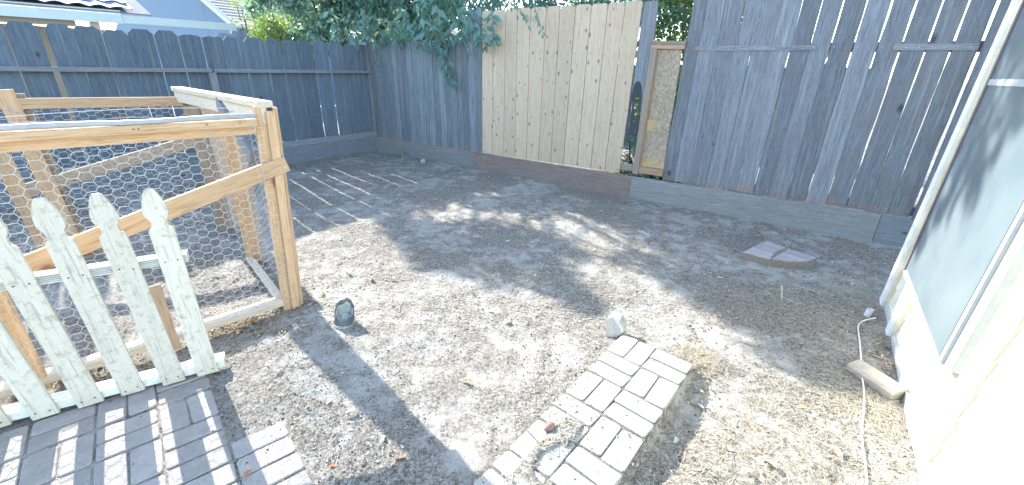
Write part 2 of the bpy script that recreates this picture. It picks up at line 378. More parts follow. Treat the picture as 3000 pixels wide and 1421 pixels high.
# ------------------------------------------------------------------ fences
def plank(parent, pl, tb0, tb1, z0, tt0, tt1, z1, off, thick, mat, style='flat', ydir=1, skew=0.0, jag=0.0, name='plank'):
    """a fence plank in plane pl: bottom edge tb0..tb1 at z0, top edge tt0..tt1 at z1"""
    w0 = (tb0 + tb1) / 2; w1 = (tt0 + tt1) / 2; H = z1 - z0
    lx = (w1 - w0)
    def X(t, h): return t - w0
    hb0, hb1, ht0, ht1 = tb0 - w0, tb1 - w0, tt0 - w0, tt1 - w0
    wd = ht1 - ht0
    o = [(hb0, 0 + skew), (hb1, 0)]
    if jag:
        k = 4; o = [(hb0 + (hb1 - hb0) * i / k, rnd.uniform(-jag, jag) + skew * (1 - i / k)) for i in range(k + 1)]
    def side(l, h): # x on left/right edges at height h
        f = h / H
        return (hb0 + (ht0 - hb0) * f) if l else (hb1 + (ht1 - hb1) * f)
    wv = 0.0032 if mat is not M_NEW else 0.0008
    for q in range(1, 10): o.append((side(0, H * q / 10.6) + rnd.gauss(0, wv) * 0.8, H * q / 10.6))
    e = wd * 0.2
    if style == 'dog':
        o += [(side(0, H - e * 1.1), H - e * rnd.uniform(0.9, 1.3)), (ht1 - e, H), (ht0 + e, H), (side(1, H - e), H - e * rnd.uniform(0.8, 1.2))]
    elif style == 'round':
        for a in (0, 20, 45, 70, 90): o.append((ht1 - e + e * math.cos(math.radians(a)), H - e + e * math.sin(math.radians(a))))
        for a in (90, 110, 135, 160, 180): o.append((ht0 + e + e * math.cos(math.radians(a)), H - e + e * math.sin(math.radians(a))))
    elif style == 'rag':
        k = 6
        for i in range(k + 1): o.append((ht1 + (ht0 - ht1) * i / k, H - rnd.uniform(0, 0.02) - (0.02 if i in (0, k) else 0)))
    else:
        o += [(ht1, H), (ht0, H)]
    for q in range(9, 0, -1): o.append((side(1, H * q / 10.6) + rnd.gauss(0, wv) * 0.8, H * q / 10.6))
    v, f = prism(o, thick)
    # bow: small bend along the length
    m = Matrix.Identity(4); P = pl.P(w0, z0, off)
    xx = pl.d; yy = pl.n * ydir; 
    for i in range(3): m[i][0], m[i][1], m[i][2], m[i][3] = xx[i], yy[i], (0, 0, 1)[i], P[i]
    return link(name, v, f, mat, parent, m)

# left fence: planks on the far side, rails, posts and kick boards on the yard side (+n)
fl = thing('board_fence', 'dark weathered dog-ear board fence with two rails, running along the left behind the wire coop', 'fence', PL.P(3, 0))
J = [0.0, 0.25, 0.51, 0.80, 1.085, 1.365, 1.625, 1.875, 2.20, 2.475, 2.735, 3.01, 3.28, 3.545, 3.805, 4.06, 4.315, 4.60, 4.87, 5.14, 5.41, 5.68, 5.95, 6.22, 6.49, 6.76]
gapL = {1: .004, 2: .016, 3: .021, 4: .022, 5: .024, 6: .024, 7: .022, 8: .022, 9: .012, 10: .016, 11: .016, 12: .010, 13: .009, 14: .010, 15: .008, 16: .052, 17: .014}
for i in range(len(J) - 1):
    gl = gapL.get(i, 0.010) / 2; gr = gapL.get(i + 1, 0.010) / 2
    ztop = 1.965 + rnd.uniform(-0.018, 0.018); st = 'dog'
    if 3 <= i <= 7: st = 'dog'
    if i in (9, 10): st = 'rag'; ztop = 1.955
    if i == 8: ztop = 1.95
    wob = rnd.uniform(-0.006, 0.006)
    a, b = J[i] + gl, J[i + 1] - gr
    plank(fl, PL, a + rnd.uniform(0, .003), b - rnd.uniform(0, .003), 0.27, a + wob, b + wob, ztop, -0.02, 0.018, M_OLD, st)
    for zz in (1.49, 0.34): pass
for (a, b) in ((-0.02, 2.70), (2.72, 6.9)):
    beam('rail', PL.P(a, 1.492, 0), PL.P(b, 1.490, 0), 0.052, 0.085, PL.n, M_RAIL, fl)
    beam('rail', PL.P(a, 0.335, 0), PL.P(b, 0.335, 0), 0.10, 0.04, PL.n, M_RAIL, fl)
for t in (2.72, 5.3):
    beam('post', PL.P(t, 0.39, 0.003), PL.P(t, 1.464, 0.003), 0.09, 0.075, PL.n, M_RAIL, fl)
for a, b in ((0.0, 2.42), (2.424, 6.9)):
    beam('kick_board', PL.P(a, 0.13, 0.0), PL.P(b, 0.13, 0.0), 0.305, 0.035, PL.n, M_KICK, fl)
beam('post', PL.P(0.02, -0.02, 0.004), PL.P(0.015, 1.95, 0.004), 0.07, 0.03, PL.n, M_KICK, fl)

# corner section of the back fence (planks towards the camera)
fc = thing('board_fence', 'old grey plank fence section under the overhanging leaves, left of the pale new boards', 'fence', PR.P(1.4, 0))
J2b = [0.06, 0.235, 0.53, 0.82, 1.083, 1.356, 1.62, 1.873, 2.137, 2.392, 2.637, 2.79]
J2t = [0.06, 0.20, 0.56, 0.81, 1.088, 1.34, 1.60, 1.82, 2.10, 2.36, 2.62, 2.78]
k = 0
for i in range(len(J2b) - 1):
    sub = 2 if J2b[i + 1] - J2b[i] > 0.22 else 1
    for s in range(sub):
        f0, f1 = s / sub, (s + 1) / sub
        a0 = J2b[i] + (J2b[i + 1] - J2b[i]) * f0; a1 = J2b[i] + (J2b[i + 1] - J2b[i]) * f1
        b0 = J2t[i] + (J2t[i + 1] - J2t[i]) * f0; b1 = J2t[i] + (J2t[i + 1] - J2t[i]) * f1
        top = 2.0 + rnd.uniform(-0.02, 0.02)
        if a0 > 2.5: top = 2.40
        plank(fc, PR, a0 + .002, a1 - .002, 0.275, b0 + .002, b1 - .002, top, -0.02 - (k % 2) * 0.006, 0.017, M_OLDC, 'flat', jag=0.004); k += 1
beam('kick_board', PR.P(0.0, 0.1315, -0.04), PR.P(2.632, 0.1315, -0.04), 0.302, 0.038, PR.n, M_KICKG, fc)
beam('rail', PR.P(0.0, 1.7, 0.004), PR.P(2.8, 1.7, 0.004), 0.09, 0.04, PR.n, M_RAIL, fc)
beam('post', PR.P(2.74, 0.0, 0.045), PR.P(2.74, 2.35, 0.045), 0.10, 0.09, PR.n, M_RAIL, fc)
# continuation of that fence in the neighbour's yard
fn = thing('board_fence', 'dark plank fence of the neighbouring yard whose tops show above the left fence', 'fence', PR.P(-3.5, 0))
t = -6.0; 
while t < -2.3:
    w = 0.30 * rnd.uniform(0.75, 1.15)
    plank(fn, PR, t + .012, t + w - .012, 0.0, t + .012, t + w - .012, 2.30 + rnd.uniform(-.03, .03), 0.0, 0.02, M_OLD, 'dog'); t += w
beam('rail', PR.P(-6, 1.8, 0.022), PR.P(-2.4, 1.8, 0.022), 0.09, 0.04, PR.n, M_RAIL, fn)

# new pale boards
fw = thing('board_fence', 'section of new pale cedar boards with dark knots standing between the old grey fence sections', 'fence', PR.P(4.0, 0))
JB = [2.807, 3.019, 3.245, 3.468, 3.686, 3.910, 4.122, 4.339, 4.563, 4.781, 4.995, 5.211]
JT = [2.819, 3.030, 3.255, 3.461, 3.679, 3.930, 4.143, 4.373, 4.595, 4.818, 5.044, 5.259]
for i in range(11):
    plank(fw, PR, JB[i] + .004, JB[i + 1] - .004, 0.292 + 0.002 * i, JT[i] + .0035, JT[i + 1] - .0035, 2.385 + rnd.uniform(-.006, .006), -0.052 - rnd.uniform(0, .003), 0.018, M_NEW, 'round')
    for zz in (1.80, 0.42):
        for s in (0.22, 0.78):
            tt = JB[i] + (JB[i + 1] - JB[i]) * s + (zz - 0.3) / 2.1 * (JT[i] - JB[i])
            nail(fw, PR.P(tt, zz + rnd.uniform(-.01, .01), -0.053), -PR.n, M_NAIL, 0.005)
beam('kick_board', PR.P(2.642, 0.135, -0.075), PR.P(5.395, 0.138, -0.075), 0.305, 0.038, PR.n, M_KICKB, fw)
for zz in (0.40, 1.80):
    beam('rail', PR.P(2.80, zz, -0.030), PR.P(5.46, zz, -0.030), 0.088, 0.028, PR.n, M_STUD, fw)

# patched opening: grey picket with an arch cut, stud, chipboard
fp = thing('patched_opening', 'patched gap beside the new pale boards: grey cut board, bare stud and a chipboard panel', 'fence patch', PR.P(5.6, 0))
o = [(5.245, 1.36), (5.262, 1.44), (5.285, 1.478), (5.315, 1.490), (5.35, 1.462), (5.375, 1.40), (5.388, 1.30), (5.398, 1.10), (5.432, 1.10), (5.437, 2.33), (5.415, 2.37), (5.29, 2.37), (5.268, 2.345)]
v, f = prism([(a - 5.33, b) for a, b in o], 0.018)
m = Matrix.Identity(4); P_ = PR.P(5.33, 0, -0.034)
for i in range(3): m[i][0], m[i][1], m[i][2], m[i][3] = PR.d[i], PR.n[i], (0, 0, 1)[i], P_[i]
link('cut_board', v, f, M_OLDR, fp, m)
beam('stud', PR.P(5.432, 0.33, -0.070), PR.P(5.468, 1.862, -0.070), 0.078, 0.036, PR.n, M_STUD, fp)
beam('stud', PR.P(5.487, 0.33, -0.040), PR.P(5.492, 1.85, -0.040), 0.03, 0.05, PR.n, M_STUDR, fp)
link('chipboard_panel', *prism([(0, 0), (0.285, 0), (0.29, 1.41), (0.02, 1.41)], 0.012), M_OSB, fp, frame_mat(PR.P(5.50, 0.44, -0.028), (0, 0, 1), PR.n) )
beam('batten', PR.P(5.505, 0.965, -0.040), PR.P(5.78, 0.965, -0.040), 0.14, 0.010, PR.n, M_OSB, fp)
beam('cross_rail', PR.P(5.43, 1.925, -0.045), PR.P(5.82, 1.918, -0.045), 0.040, 0.06, PR.n, M_STUD, fp)
beam('cross_rail', PR.P(5.43, 1.879, -0.060), PR.P(5.82, 1.872, -0.060), 0.044, 0.06, PR.n, M_STUDR, fp)
beam('cross_rail', PR.P(5.475, 0.390, -0.060), PR.P(5.79, 0.390, -0.060), 0.085, 0.06, PR.n, M_STUDR, fp)

# tall old fence on the right
ft = thing('board_fence', 'tall weathered blue-grey plank fence with bright slits of light, beside the house wall', 'fence', PR.P(7, 0))
JR = [5.80, 5.955, 6.14, 6.335, 6.50, 6.685, 6.86, 7.03, 7.20, 7.385, 7.57, 7.745, 7.925, 8.095, 8.262]
gapR = {1: .002, 2: .002, 3: .003, 4: .002, 5: .003, 6: .006, 7: .008, 8: .008, 9: .010, 10: .012, 11: .012, 12: .015, 13: .016, 14: .004}
for i in range(len(JR) - 1):
    gl = gapR.get(i, 0) / 2; gr = gapR.get(i + 1, 0) / 2; w = rnd.uniform(-.004, .004)
    zb = 0.295 + rnd.uniform(0, .012)
    dt = 0.055 - 0.03 * (i / 13)
    # bottom edge, a waist where the rail crosses, top
    plank(ft, PR, JR[i] + gl * .2 - 0.012 + w, JR[i + 1] - gr * .2 - 0.012 + w, zb, JR[i] + gl * 1.1 + dt * 0.7, JR[i + 1] - gr * 1.1 + dt * 0.7, 2.72 + rnd.uniform(-.02, .02), -0.02 - (i % 2) * 0.004, 0.018, M_OLDR, 'flat', jag=0.010 if i < 6 else 0.003)
    for zz in (1.855, 0.36):
        for s in (0.25, 0.75): nail(ft, PR.P(JR[i] + (JR[i + 1] - JR[i]) * s, zz + rnd.uniform(-.008, .008), -0.030 if zz < 1 else -0.030), -PR.n, M_NAILB, 0.0045)
beam('rail', PR.P(5.93, 1.857, -0.0290), PR.P(7.10, 1.857, -0.0290), 0.05, 0.0045, PR.n, M_OLDR, ft)
beam('rail', PR.P(7.70, 1.857, -0.0290), PR.P(8.27, 1.857, -0.0290), 0.055, 0.0045, PR.n, M_OLDR, ft)
for zz in (0.36, 1.86): beam('rail', PR.P(5.80, zz, 0.0), PR.P(8.9, zz, 0.0), 0.09, 0.04, PR.n, M_RAIL, ft)
beam('post', PR.P(8.385, -0.02, -0.075), PR.P(8.42, 2.9, -0.075), 0.24, 0.05, PR.n, M_KICK, ft)
beam('post', PR.P(8.63, -0.02, -0.075), PR.P(8.67, 2.9, -0.075), 0.24, 0.05, PR.n, M_KICK, ft)
beam('kick_board', PR.P(5.40, 0.138, -0.082), PR.P(8.03, 0.140, -0.082), 0.312, 0.038, PR.n, M_KICKG, ft)
beam('kick_board', PR.P(8.035, 0.140, -0.080), PR.P(8.9, 0.140, -0.080), 0.312, 0.038, PR.n, M_KICK, ft)

# ------------------------------------------------------------------ house wall on the right
hw = thing('house_wall', 'cream lap-sided house wall with white trim and a grey window at the right edge', 'house', PW.P(1, 0))
LEAN = 0.175
def WP(t, z, off=0.0): return PW.P(t + LEAN * z * (1 - 0.25 * t / 1.8), z, off)
nW = -PW.n if PW.n.x > 0 else PW.n     # towards the yard
sgn = 1 if nW.dot(PW.n) > 0 else -1
def wpoly(name, pts, off, thick, mat, parent=hw):
    """flat piece on the wall: pts (t,z) already in plane coordinates, front face at off"""
    A = [PW.P(t, z, sgn * (off - thick)) for t, z in pts]; B = [PW.P(t, z, sgn * off) for t, z in pts]; n = len(pts)
    V = A + B; F = [[n + i for i in range(n)], list(reversed(range(n)))] + [[i, (i + 1) % n, n + (i + 1) % n, n + i] for i in range(n)]
    return link(name, V, F, mat, parent)
def lean(t, z): return t + LEAN * z * (1 - 0.25 * t / 1.8)
lap = 0.157; z = 0.03; 
for i in range(22):
    z0 = z + i * lap; z1 = z0 + lap + 0.012
    if z0 > 3.2: break
    # tilted lap board: bottom edge proud
    t0, t1 = -0.02, 2.7
    A = [PW.P(lean(t0, z0), z0, sgn * 0.0), PW.P(lean(t1, z0), z0, 0), PW.P(lean(t1, z0), z0, sgn * 0.018), PW.P(lean(t0, z0), z0, sgn * 0.018),
         PW.P(lean(t0, z1), z1, sgn * -0.004), PW.P(lean(t1, z1), z1, sgn * -0.004), PW.P(lean(t1, z1), z1, sgn * 0.006), PW.P(lean(t0, z1), z1, sgn * 0.006)]
    link('siding_board', A, [[0, 1, 2, 3], [4, 7, 6, 5], [3, 2, 6, 7], [0, 4, 5, 1], [0, 3, 7, 4], [1, 5, 6, 2]], M_SIDING, hw)
wpoly('wall_core', [(lean(-0.02, 0), -0.05), (2.68, -0.05), (lean(2.68, 3.3), 3.3), (lean(-0.02, 3.3), 3.3)], -0.006, 2.5, M_SIDING)
wpoly('foundation', [(0.05, -0.08), (2.69, -0.08), (2.69, 0.045), (0.05, 0.045)], 0.035, 0.05, M_CONC)
def strip(name, t0, t1, z0, z1, off, th, mat): return wpoly(name, [(lean(t0, z0), z0), (lean(t1, z0), z0), (lean(t1, z1), z1), (lean(t0, z1), z1)], off, th, mat)
strip('corner_board', -0.05, 0.052, -0.02, 3.2, 0.055, 0.06, M_TRIM)
strip('corner_board', 0.053, 0.075, -0.02, 3.2, 0.040, 0.04, M_TRIMY)
wpoly('trim_board', [(0.468, 0.0), (0.565, 0.0), (0.645, 0.43), (0.535, 0.43)], 0.055, 0.055, M_TRIM)
wpoly('trim_board', [(0.566, 0.0), (0.585, 0.0), (0.66, 0.40), (0.646, 0.40)], 0.040, 0.04, M_TRIMY)
# broad trim right of the window, the shade on its edge put into the cream colour
wpoly('trim_board', [(1.765, 0.08), (1.79, 0.08), (2.01, 1.6), (1.95, 1.6)], 0.052, 0.05, M_TRIM)
wpoly('trim_edge', [(1.791, 0.08), (1.835, 0.09), (2.085, 1.8), (2.035, 1.8)], 0.045, 0.045, M_TRIMY)
# window
win = [(0.457, 0.432), (1.646, 0.438), (1.93, 2.9), (0.80, 2.9)]
wf = wpoly('window', win, 0.072, 0.07, M_WFRAMEG)
scr = [(0.485, 0.462), (1.615, 0.468), (1.895, 2.85), (0.82, 2.85)]
wpoly('screen', scr, 0.0745, 0.004, M_SCREEN, wf)
def bar(name, a, b, w, off, th, mat):
    a = Vector((a[0], a[1])); b = Vector((b[0], b[1])); d = (b - a).normalized(); n = Vector((-d.y, d.x)) * w / 2
    return wpoly(name, [tuple(a - n), tuple(b - n), tuple(b + n), tuple(a + n)] if (b - a).x >= 0 else [tuple(a - n), tuple(b - n), tuple(b + n), tuple(a + n)], off, th, mat, wf)
bar('frame_bar', (0.463, 0.425), (0.79, 2.9), 0.022, 0.082, 0.04, M_WFRAME)
bar('frame_bar', (0.457, 0.438), (1.65, 0.444), 0.015, 0.080, 0.04, M_TRIM)
bar('sash_bar', (0.60, 1.585), (1.75, 1.59), 0.03, 0.0785, 0.01, M_WFRAMEG)
wpoly('frame_return', [(1.650, 0.43), (1.735, 0.47), (2.02, 2.9), (1.935, 2.9)], 0.058, 0.058, M_WFRAMEG, wf)

# ------------------------------------------------------------------ neighbours' houses beyond the left fence
PD = Plane(PL.a - PL.n * 3.0, PL.a - PL.n * 3.0 + PL.d)
h1 = thing('patio_cover', 'neighbour patio cover with pale fascia and blue-grey tiled roof, above the far left fence', 'patio cover', PD.P(4, 0))
beam('fascia', PD.P(2.79, 2.268, 0), PD.P(7.5, 2.245, 0), 0.150, 0.035, -PL.n, plain('pale_blue_fascia', (0.52, 0.60, 0.60), 0.6, 8, 0.06), h1)
beam('fascia', PD.P(0.96, 2.278, 0), PD.P(2.785, 2.270, 0), 0.130, 0.035, -PL.n, bpy.data.materials['pale_blue_fascia'], h1)
beam('drip_board', PD.P(2.80, 2.372, 0.012), PD.P(7.5, 2.35, 0.012), 0.055, 0.03, -PL.n, bpy.data.materials['pale_blue_fascia'], h1)
beam('soffit_board', PD.P(3.4, 2.15, -0.12), PD.P(7.5, 2.13, -0.12), 0.09, 0.03, -PL.n, plain('tan_board', (0.28, 0.24, 0.18), 0.8, 9, 0.1), h1)
for t in (4.9, 6.6, 3.15): beam('post', PD.P(t, 0, -0.15), PD.P(t, 2.2, -0.15), 0.12, 0.1, -PL.n, plain('cream_post', (0.42, 0.39, 0.32), 0.7, 9, 0.08), h1)
beam('back_wall', PD.P(4.9, 0.0, -2.6), PD.P(4.9, 2.2, -2.6), 4.9, 0.1, -PL.n, plain('tan_wall', (0.40, 0.36, 0.29), 0.85, 3, 0.06), h1)
roofN = plain('blue_grey_tile', (0.13, 0.21, 0.32), 0.55, 20, 0.2)
pit = math.radians(23)
tm_v, tm_f = [], []
nx = 8
for j, yy in enumerate((0.0, 0.33)):
    for i in range(nx + 1):
        a = i / nx * 2 * math.pi
        hgt = 0.016 * math.sin(a) + (0.022 if j == 0 else 0.0)
        tm_v += [(i / nx * 0.26, yy, hgt), (i / nx * 0.26, yy, hgt - 0.016)]
W2 = (nx + 1) * 2
for i in range(nx):
    a, b, c_, d = i * 2, i * 2 + 2, W2 + i * 2 + 2, W2 + i * 2
    tm_f += [[a, b, c_, d], [a + 1, d + 1, c_ + 1, b + 1], [a, a + 1, b + 1, b]]
tile = bpy.data.meshes.new('roof_tile'); tile.from_pydata(tm_v, [], tm_f); tile.materials.append(roofN)
ux = -PL.d; uy = (-PL.n * math.cos(pit) + Vector((0, 0, math.sin(pit)))); uz = ux.cross(uy)
for r in range(7):
    for k in range(20):
        t = 7.3 - 0.26 * k
        if t - 0.26 < 2.37: continue
        m = Matrix.Identity(4); P_ = PD.P(t, 2.39 + 0.035, 0.06) + uy * (0.27 * r) + uz * rnd.uniform(0, .006)
        for i in range(3): m[i][0], m[i][1], m[i][2], m[i][3] = ux[i], uy[i], uz[i], P_[i]
        place('roof_tile', tile, h1, m)
wall_m = plain('blue_grey_stucco', (0.15, 0.23, 0.33), 0.85, 14, 0.05)
v_ = [PD.P(2.36, 2.375, 0.02), PD.P(7.5, 2.36, 0.02), PD.P(7.5, 2.36, 0.02) + uy * 2.2, PD.P(2.36, 2.375, 0.02) + uy * 2.2]
link('roof_deck', v_ + [p - uz * 0.02 for p in v_], [[0, 1, 2, 3], [7, 6, 5, 4], [0, 4, 5, 1], [1, 5, 6, 2], [2, 6, 7, 3], [3, 7, 4, 0]], M_RAIL, h1)

C2 = Vector((-9.536, 16.513, 0)); e2 = Vector((0.589, 0.808, 0)); w2 = Vector((-0.808, 0.589, 0)); zE = 2.9
h2 = thing('house', 'blue-grey neighbour house with brown shingle roof and pale rake board, behind the left fence', 'house', C2)
# gable wall along w2, eave along e2
def quad(name, pts, th, nrm, mat, parent):
    nrm = Vector(nrm).normalized(); V = [Vector(p) for p in pts] + [Vector(p) - nrm * th for p in pts]; n = len(pts)
    return link(name, V, [list(range(n)), [n + i for i in reversed(range(n))]] + [[(i + 1) % n, i, n + i, n + (i + 1) % n] for i in range(n)], mat, parent)
hw_ = 7.5; rise = 3.42
for a, b in ((0.35, 2.9), (2.92, 15.0)):
    def gz(d): return zE + rise * (d / hw_) if d < hw_ else zE + rise * (2 - d / hw_)
    pts = [C2 + w2 * a, C2 + w2 * b, C2 + w2 * b + Vector((0, 0, gz(b)))]
    if a < hw_ < b: pts.append(C2 + w2 * hw_ + Vector((0, 0, gz(hw_))))
    pts.append(C2 + w2 * a + Vector((0, 0, gz(a))))
    quad('wall_panel', pts, 0.1, -e2, wall_m, h2)
quad('wall', [C2 + w2 * 0.35 + e2 * 0.1, C2 + w2 * 0.35 + e2 * 12, C2 + w2 * 0.35 + e2 * 12 + Vector((0, 0, zE)), C2 + w2 * 0.35 + e2 * 0.1 + Vector((0, 0, zE))], 0.1, -w2, wall_m, h2)
rn = (Vector((0, 0, 1)) * hw_ - w2 * rise).normalized(); up2 = (w2 * hw_ + Vector((0, 0, rise))).normalized()
shing = plain('brown_shingle', (0.36, 0.33, 0.30), 0.9, 3, 0.12, coords='Object'); sv, sf = [], []
sl = math.hypot(hw_, rise); nr = 30
for r in range(nr):
    s0, s1 = r * sl / nr, (r + 1) * sl / nr
    seg = 40
    for k in range(seg):
        a, b = -0.35 + k * 12.5 / seg, -0.35 + (k + 1) * 12.5 / seg; j = rnd.uniform(-0.015, 0.015); hgt = 0.035
        base = C2 + Vector((0, 0, zE))
        q = [base + e2 * a + up2 * (s0 + j) + rn * hgt, base + e2 * b + up2 * (s0 + j) + rn * hgt, base + e2 * b + up2 * (s1 + 0.03) + rn * 0.006, base + e2 * a + up2 * (s1 + 0.03) + rn * 0.006,
             base + e2 * a + up2 * (s0 + j) - rn * 0.0, base + e2 * b + up2 * (s0 + j)]
        n0 = len(sv); sv += q; sf += [[n0, n0 + 1, n0 + 2, n0 + 3], [n0 + 4, n0 + 5, n0 + 1, n0]]
tag(link('shingle_courses', sv, sf, shing, h2), kind='stuff')
rk = bpy.data.materials['pale_blue_fascia']
beam('rake_board', C2 - e2 * 0.36 + Vector((0, 0, zE - 0.08)), C2 - e2 * 0.36 + up2 * sl + Vector((0, 0, zE - 0.08)), 0.17, 0.04, e2, rk, h2)
beam('rake_trim', C2 - e2 * 0.37 + Vector((0, 0, zE + 0.035)), C2 - e2 * 0.37 + up2 * sl + Vector((0, 0, zE + 0.035)), 0.05, 0.06, e2, plain('blue_trim', (0.20, 0.34, 0.50), 0.6, 9, 0.05), h2)
beam('eave_fascia', C2 - e2 * 0.36 + Vector((0, 0, zE - 0.09)), C2 + e2 * 12 + Vector((0, 0, zE - 0.09)), 0.15, 0.03, w2, rk, h2)
quad('soffit', [C2 - e2 * .3 + Vector((0, 0, zE - .12)), C2 + e2 * 12 + Vector((0, 0, zE - .12)), C2 + e2 * 12 + w2 * .4 + Vector((0, 0, zE - .05)), C2 - e2 * .3 + w2 * .4 + Vector((0, 0, zE - .05))], 0.02, (0, 0, 1), M_RAIL, h2)
for d in (1.0, 2.0): beam('downpipe' if d == 1 else 'vent_pipe', C2 - e2 * 0.4 + w2 * (0.05 if d == 1 else 2.9) + Vector((0, 0, 0 if d == 1 else 2.0)), C2 - e2 * 0.4 + w2 * (0.05 if d == 1 else 2.9) + Vector((0, 0, zE - 0.1 if d == 1 else 2.1)), 0.05, 0.05, e2, rk, h2)

# ------------------------------------------------------------------ chicken coop
cp_ = thing('chicken_coop', 'pine-framed chicken wire coop with diagonal braces standing behind the white picket panel', 'coop', PF.P(0.6, 0))
nf = PF.n if PF.n.dot(Vector((0, -1, 0))) > 0 else -PF.n          # towards camera
sf_ = 1 if nf.dot(PF.n) > 0 else -1
def FP(t, z, off=0.0): return PF.P(t, z, sf_ * off)
nb = PB.n if PB.n.dot(Vector((0, -1, 0))) > 0 else -PB.n; sb_ = 1 if nb.dot(PB.n) > 0 else -1
def BP(t, z, off=0.0): return PB.P(t, z, sb_ * off)
PBN = PB.n
PS = Plane((-1.49, 2.62), (-2.85, 3.99))                          # coop right side, square to the front
def BX(px, py, back=0.0):
    '''measured point on the rear panel, '''
    d = ray(px, py); return EYE + d * ((PB.a - nb * back - EYE).dot(PBN) / d.dot(PBN))
# front right post: three boards
beam('post', FP(0.030, 0.0, 0), FP(-0.030, 1.362, 0), 0.066, 0.035, -nf, M_FRAME, cp_)
beam('post', FP(-0.010, 0.0, 0.004), FP(-0.078, 1.338, 0.004), 0.050, 0.020, nf, M_FRAME, cp_)
beam('post', FP(-0.052, -0.01, 0.0), FP(-0.112, 1.356, 0.0), 0.028, 0.085, -nf, M_FRAME, cp_)
# front rails
beam('rail', FP(0.012, 1.279, 0.042), FP(2.1, 1.287, 0.042), 0.042, 0.040, -nf, M_FRAME, cp_)
beam('rail', FP(0.012, 1.232, 0.002), FP(2.1, 1.240, 0.002), 0.046, 0.085, -nf, M_FRAME, cp_)
V, F = tube_geo([FP(t, 1.318 + 0.004 * math.sin(t * 9), 0.03) for t in [0.01 + 0.1 * i for i in range(22)]], 0.013, 8)
link('pipe_rail', V, F, M_PIPE, cp_, smooth=True)
beam('bottom_rail', FP(0.060, 0.072, 0.002), FP(1.9, 0.070, 0.002), 0.042, 0.095, -nf, M_FRAME_LIT, cp_)
beam('brace', FP(-0.115, 1.020, 0.030), FP(1.22, 0.660, 0.030), 0.098, 0.036, -nf, M_FRAME, cp_)
beam('post', FP(1.240, 0.02, 0.0), FP(1.245, 1.255, 0.0), 0.088, 0.035, -nf, M_FRAME, cp_)
beam('post', FP(1.95, 0.0, 0.0), FP(1.95, 1.3, 0.0), 0.088, 0.035, -nf, M_FRAME, cp_)
beam('stake', FP(0.685, 0.06, 0.10), FP(0.685, 0.46, 0.06), 0.055, 0.02, nf, M_FRAMEG, cp_)
# rear frame
def SX(px, py, off=0.0):
    d = ray(px, py); return EYE + d * ((PS.a + PS.n * off - EYE).dot(PS.n) / d.dot(PS.n))
beam('rail', BX(566, 296), BX(-500, 311), 0.078, 0.038, nb, M_FRAME, cp_)
beam('brace', BX(600, 402), BX(60, 563), 0.105, 0.036, nb, M_FRAMEG, cp_)
beam('post', BX(666, 680), BX(548, 285), 0.115, 0.038, nb, M_FRAMEG, cp_)
beam('post', BX(706, 682), BX(600, 298), 0.110, 0.038, nb, M_FRAME, cp_)
beam('post', BX(236, 745), BX(10, 262), 0.10, 0.04, nb, M_FRAME, cp_)
beam('post', BX(262, 745) - nb * 0.045, BX(50, 275) - nb * 0.045, 0.075, 0.04, nb, M_FRAMEG, cp_)
beam('post', BX(160, 770), BX(-75, 300), 0.10, 0.04, nb, M_FRAME, cp_)
beam('bottom_rail', BX(690, 684), BX(200, 765), 0.07, 0.04, nb, M_FRAMEG, cp_)
# side frame between the front right post and the rear
md = Vector((-2.25, 3.37, 0))
beam('post', md + Vector((0.01, 0, -0.01)), md + Vector((0.045, -0.01, 1.30)), 0.115, 0.038, nb, M_FRAME, cp_)
beam('post', md + Vector((0.085, 0.02, 0.0)) - nb * 0.04, md + Vector((0.12, 0.01, 1.28)) - nb * 0.04, 0.035, 0.05, nb, M_FRAMEG, cp_)
rt = BX(520, 266); frt = FP(-0.062, 1.357)
sdv = (frt - rt).normalized()
beam('side_rail', rt - sdv * 0.02, frt, 0.085, 0.036, Vector((0, 0, 1)), M_FRAME_LIT, cp_)
beam('side_rail', rt + Vector((0.0, 0, -0.047)), frt + Vector((0.0, 0, -0.047)), 0.086, 0.030, PS.n, M_FRAME_LIT, cp_)
beam('side_brace', SX(650, 300, .03), SX(752, 462, .03), 0.09, 0.036, PS.n, M_RAIL, cp_)
s0 = FP(0.02, 0.045, -0.10)
beam('bottom_rail', s0, md + Vector((0, 0, 0.045)), 0.04, 0.05, Vector((-1, -1, 0)), M_FRAME_LIT, cp_)
# top rails front to rear
for t in (2.0,): beam('top_rail', FP(t, 1.30, -0.04), BP(t, 1.29, 0.04), 0.04, 0.04, (0, 0, -1), M_FRAME, cp_)

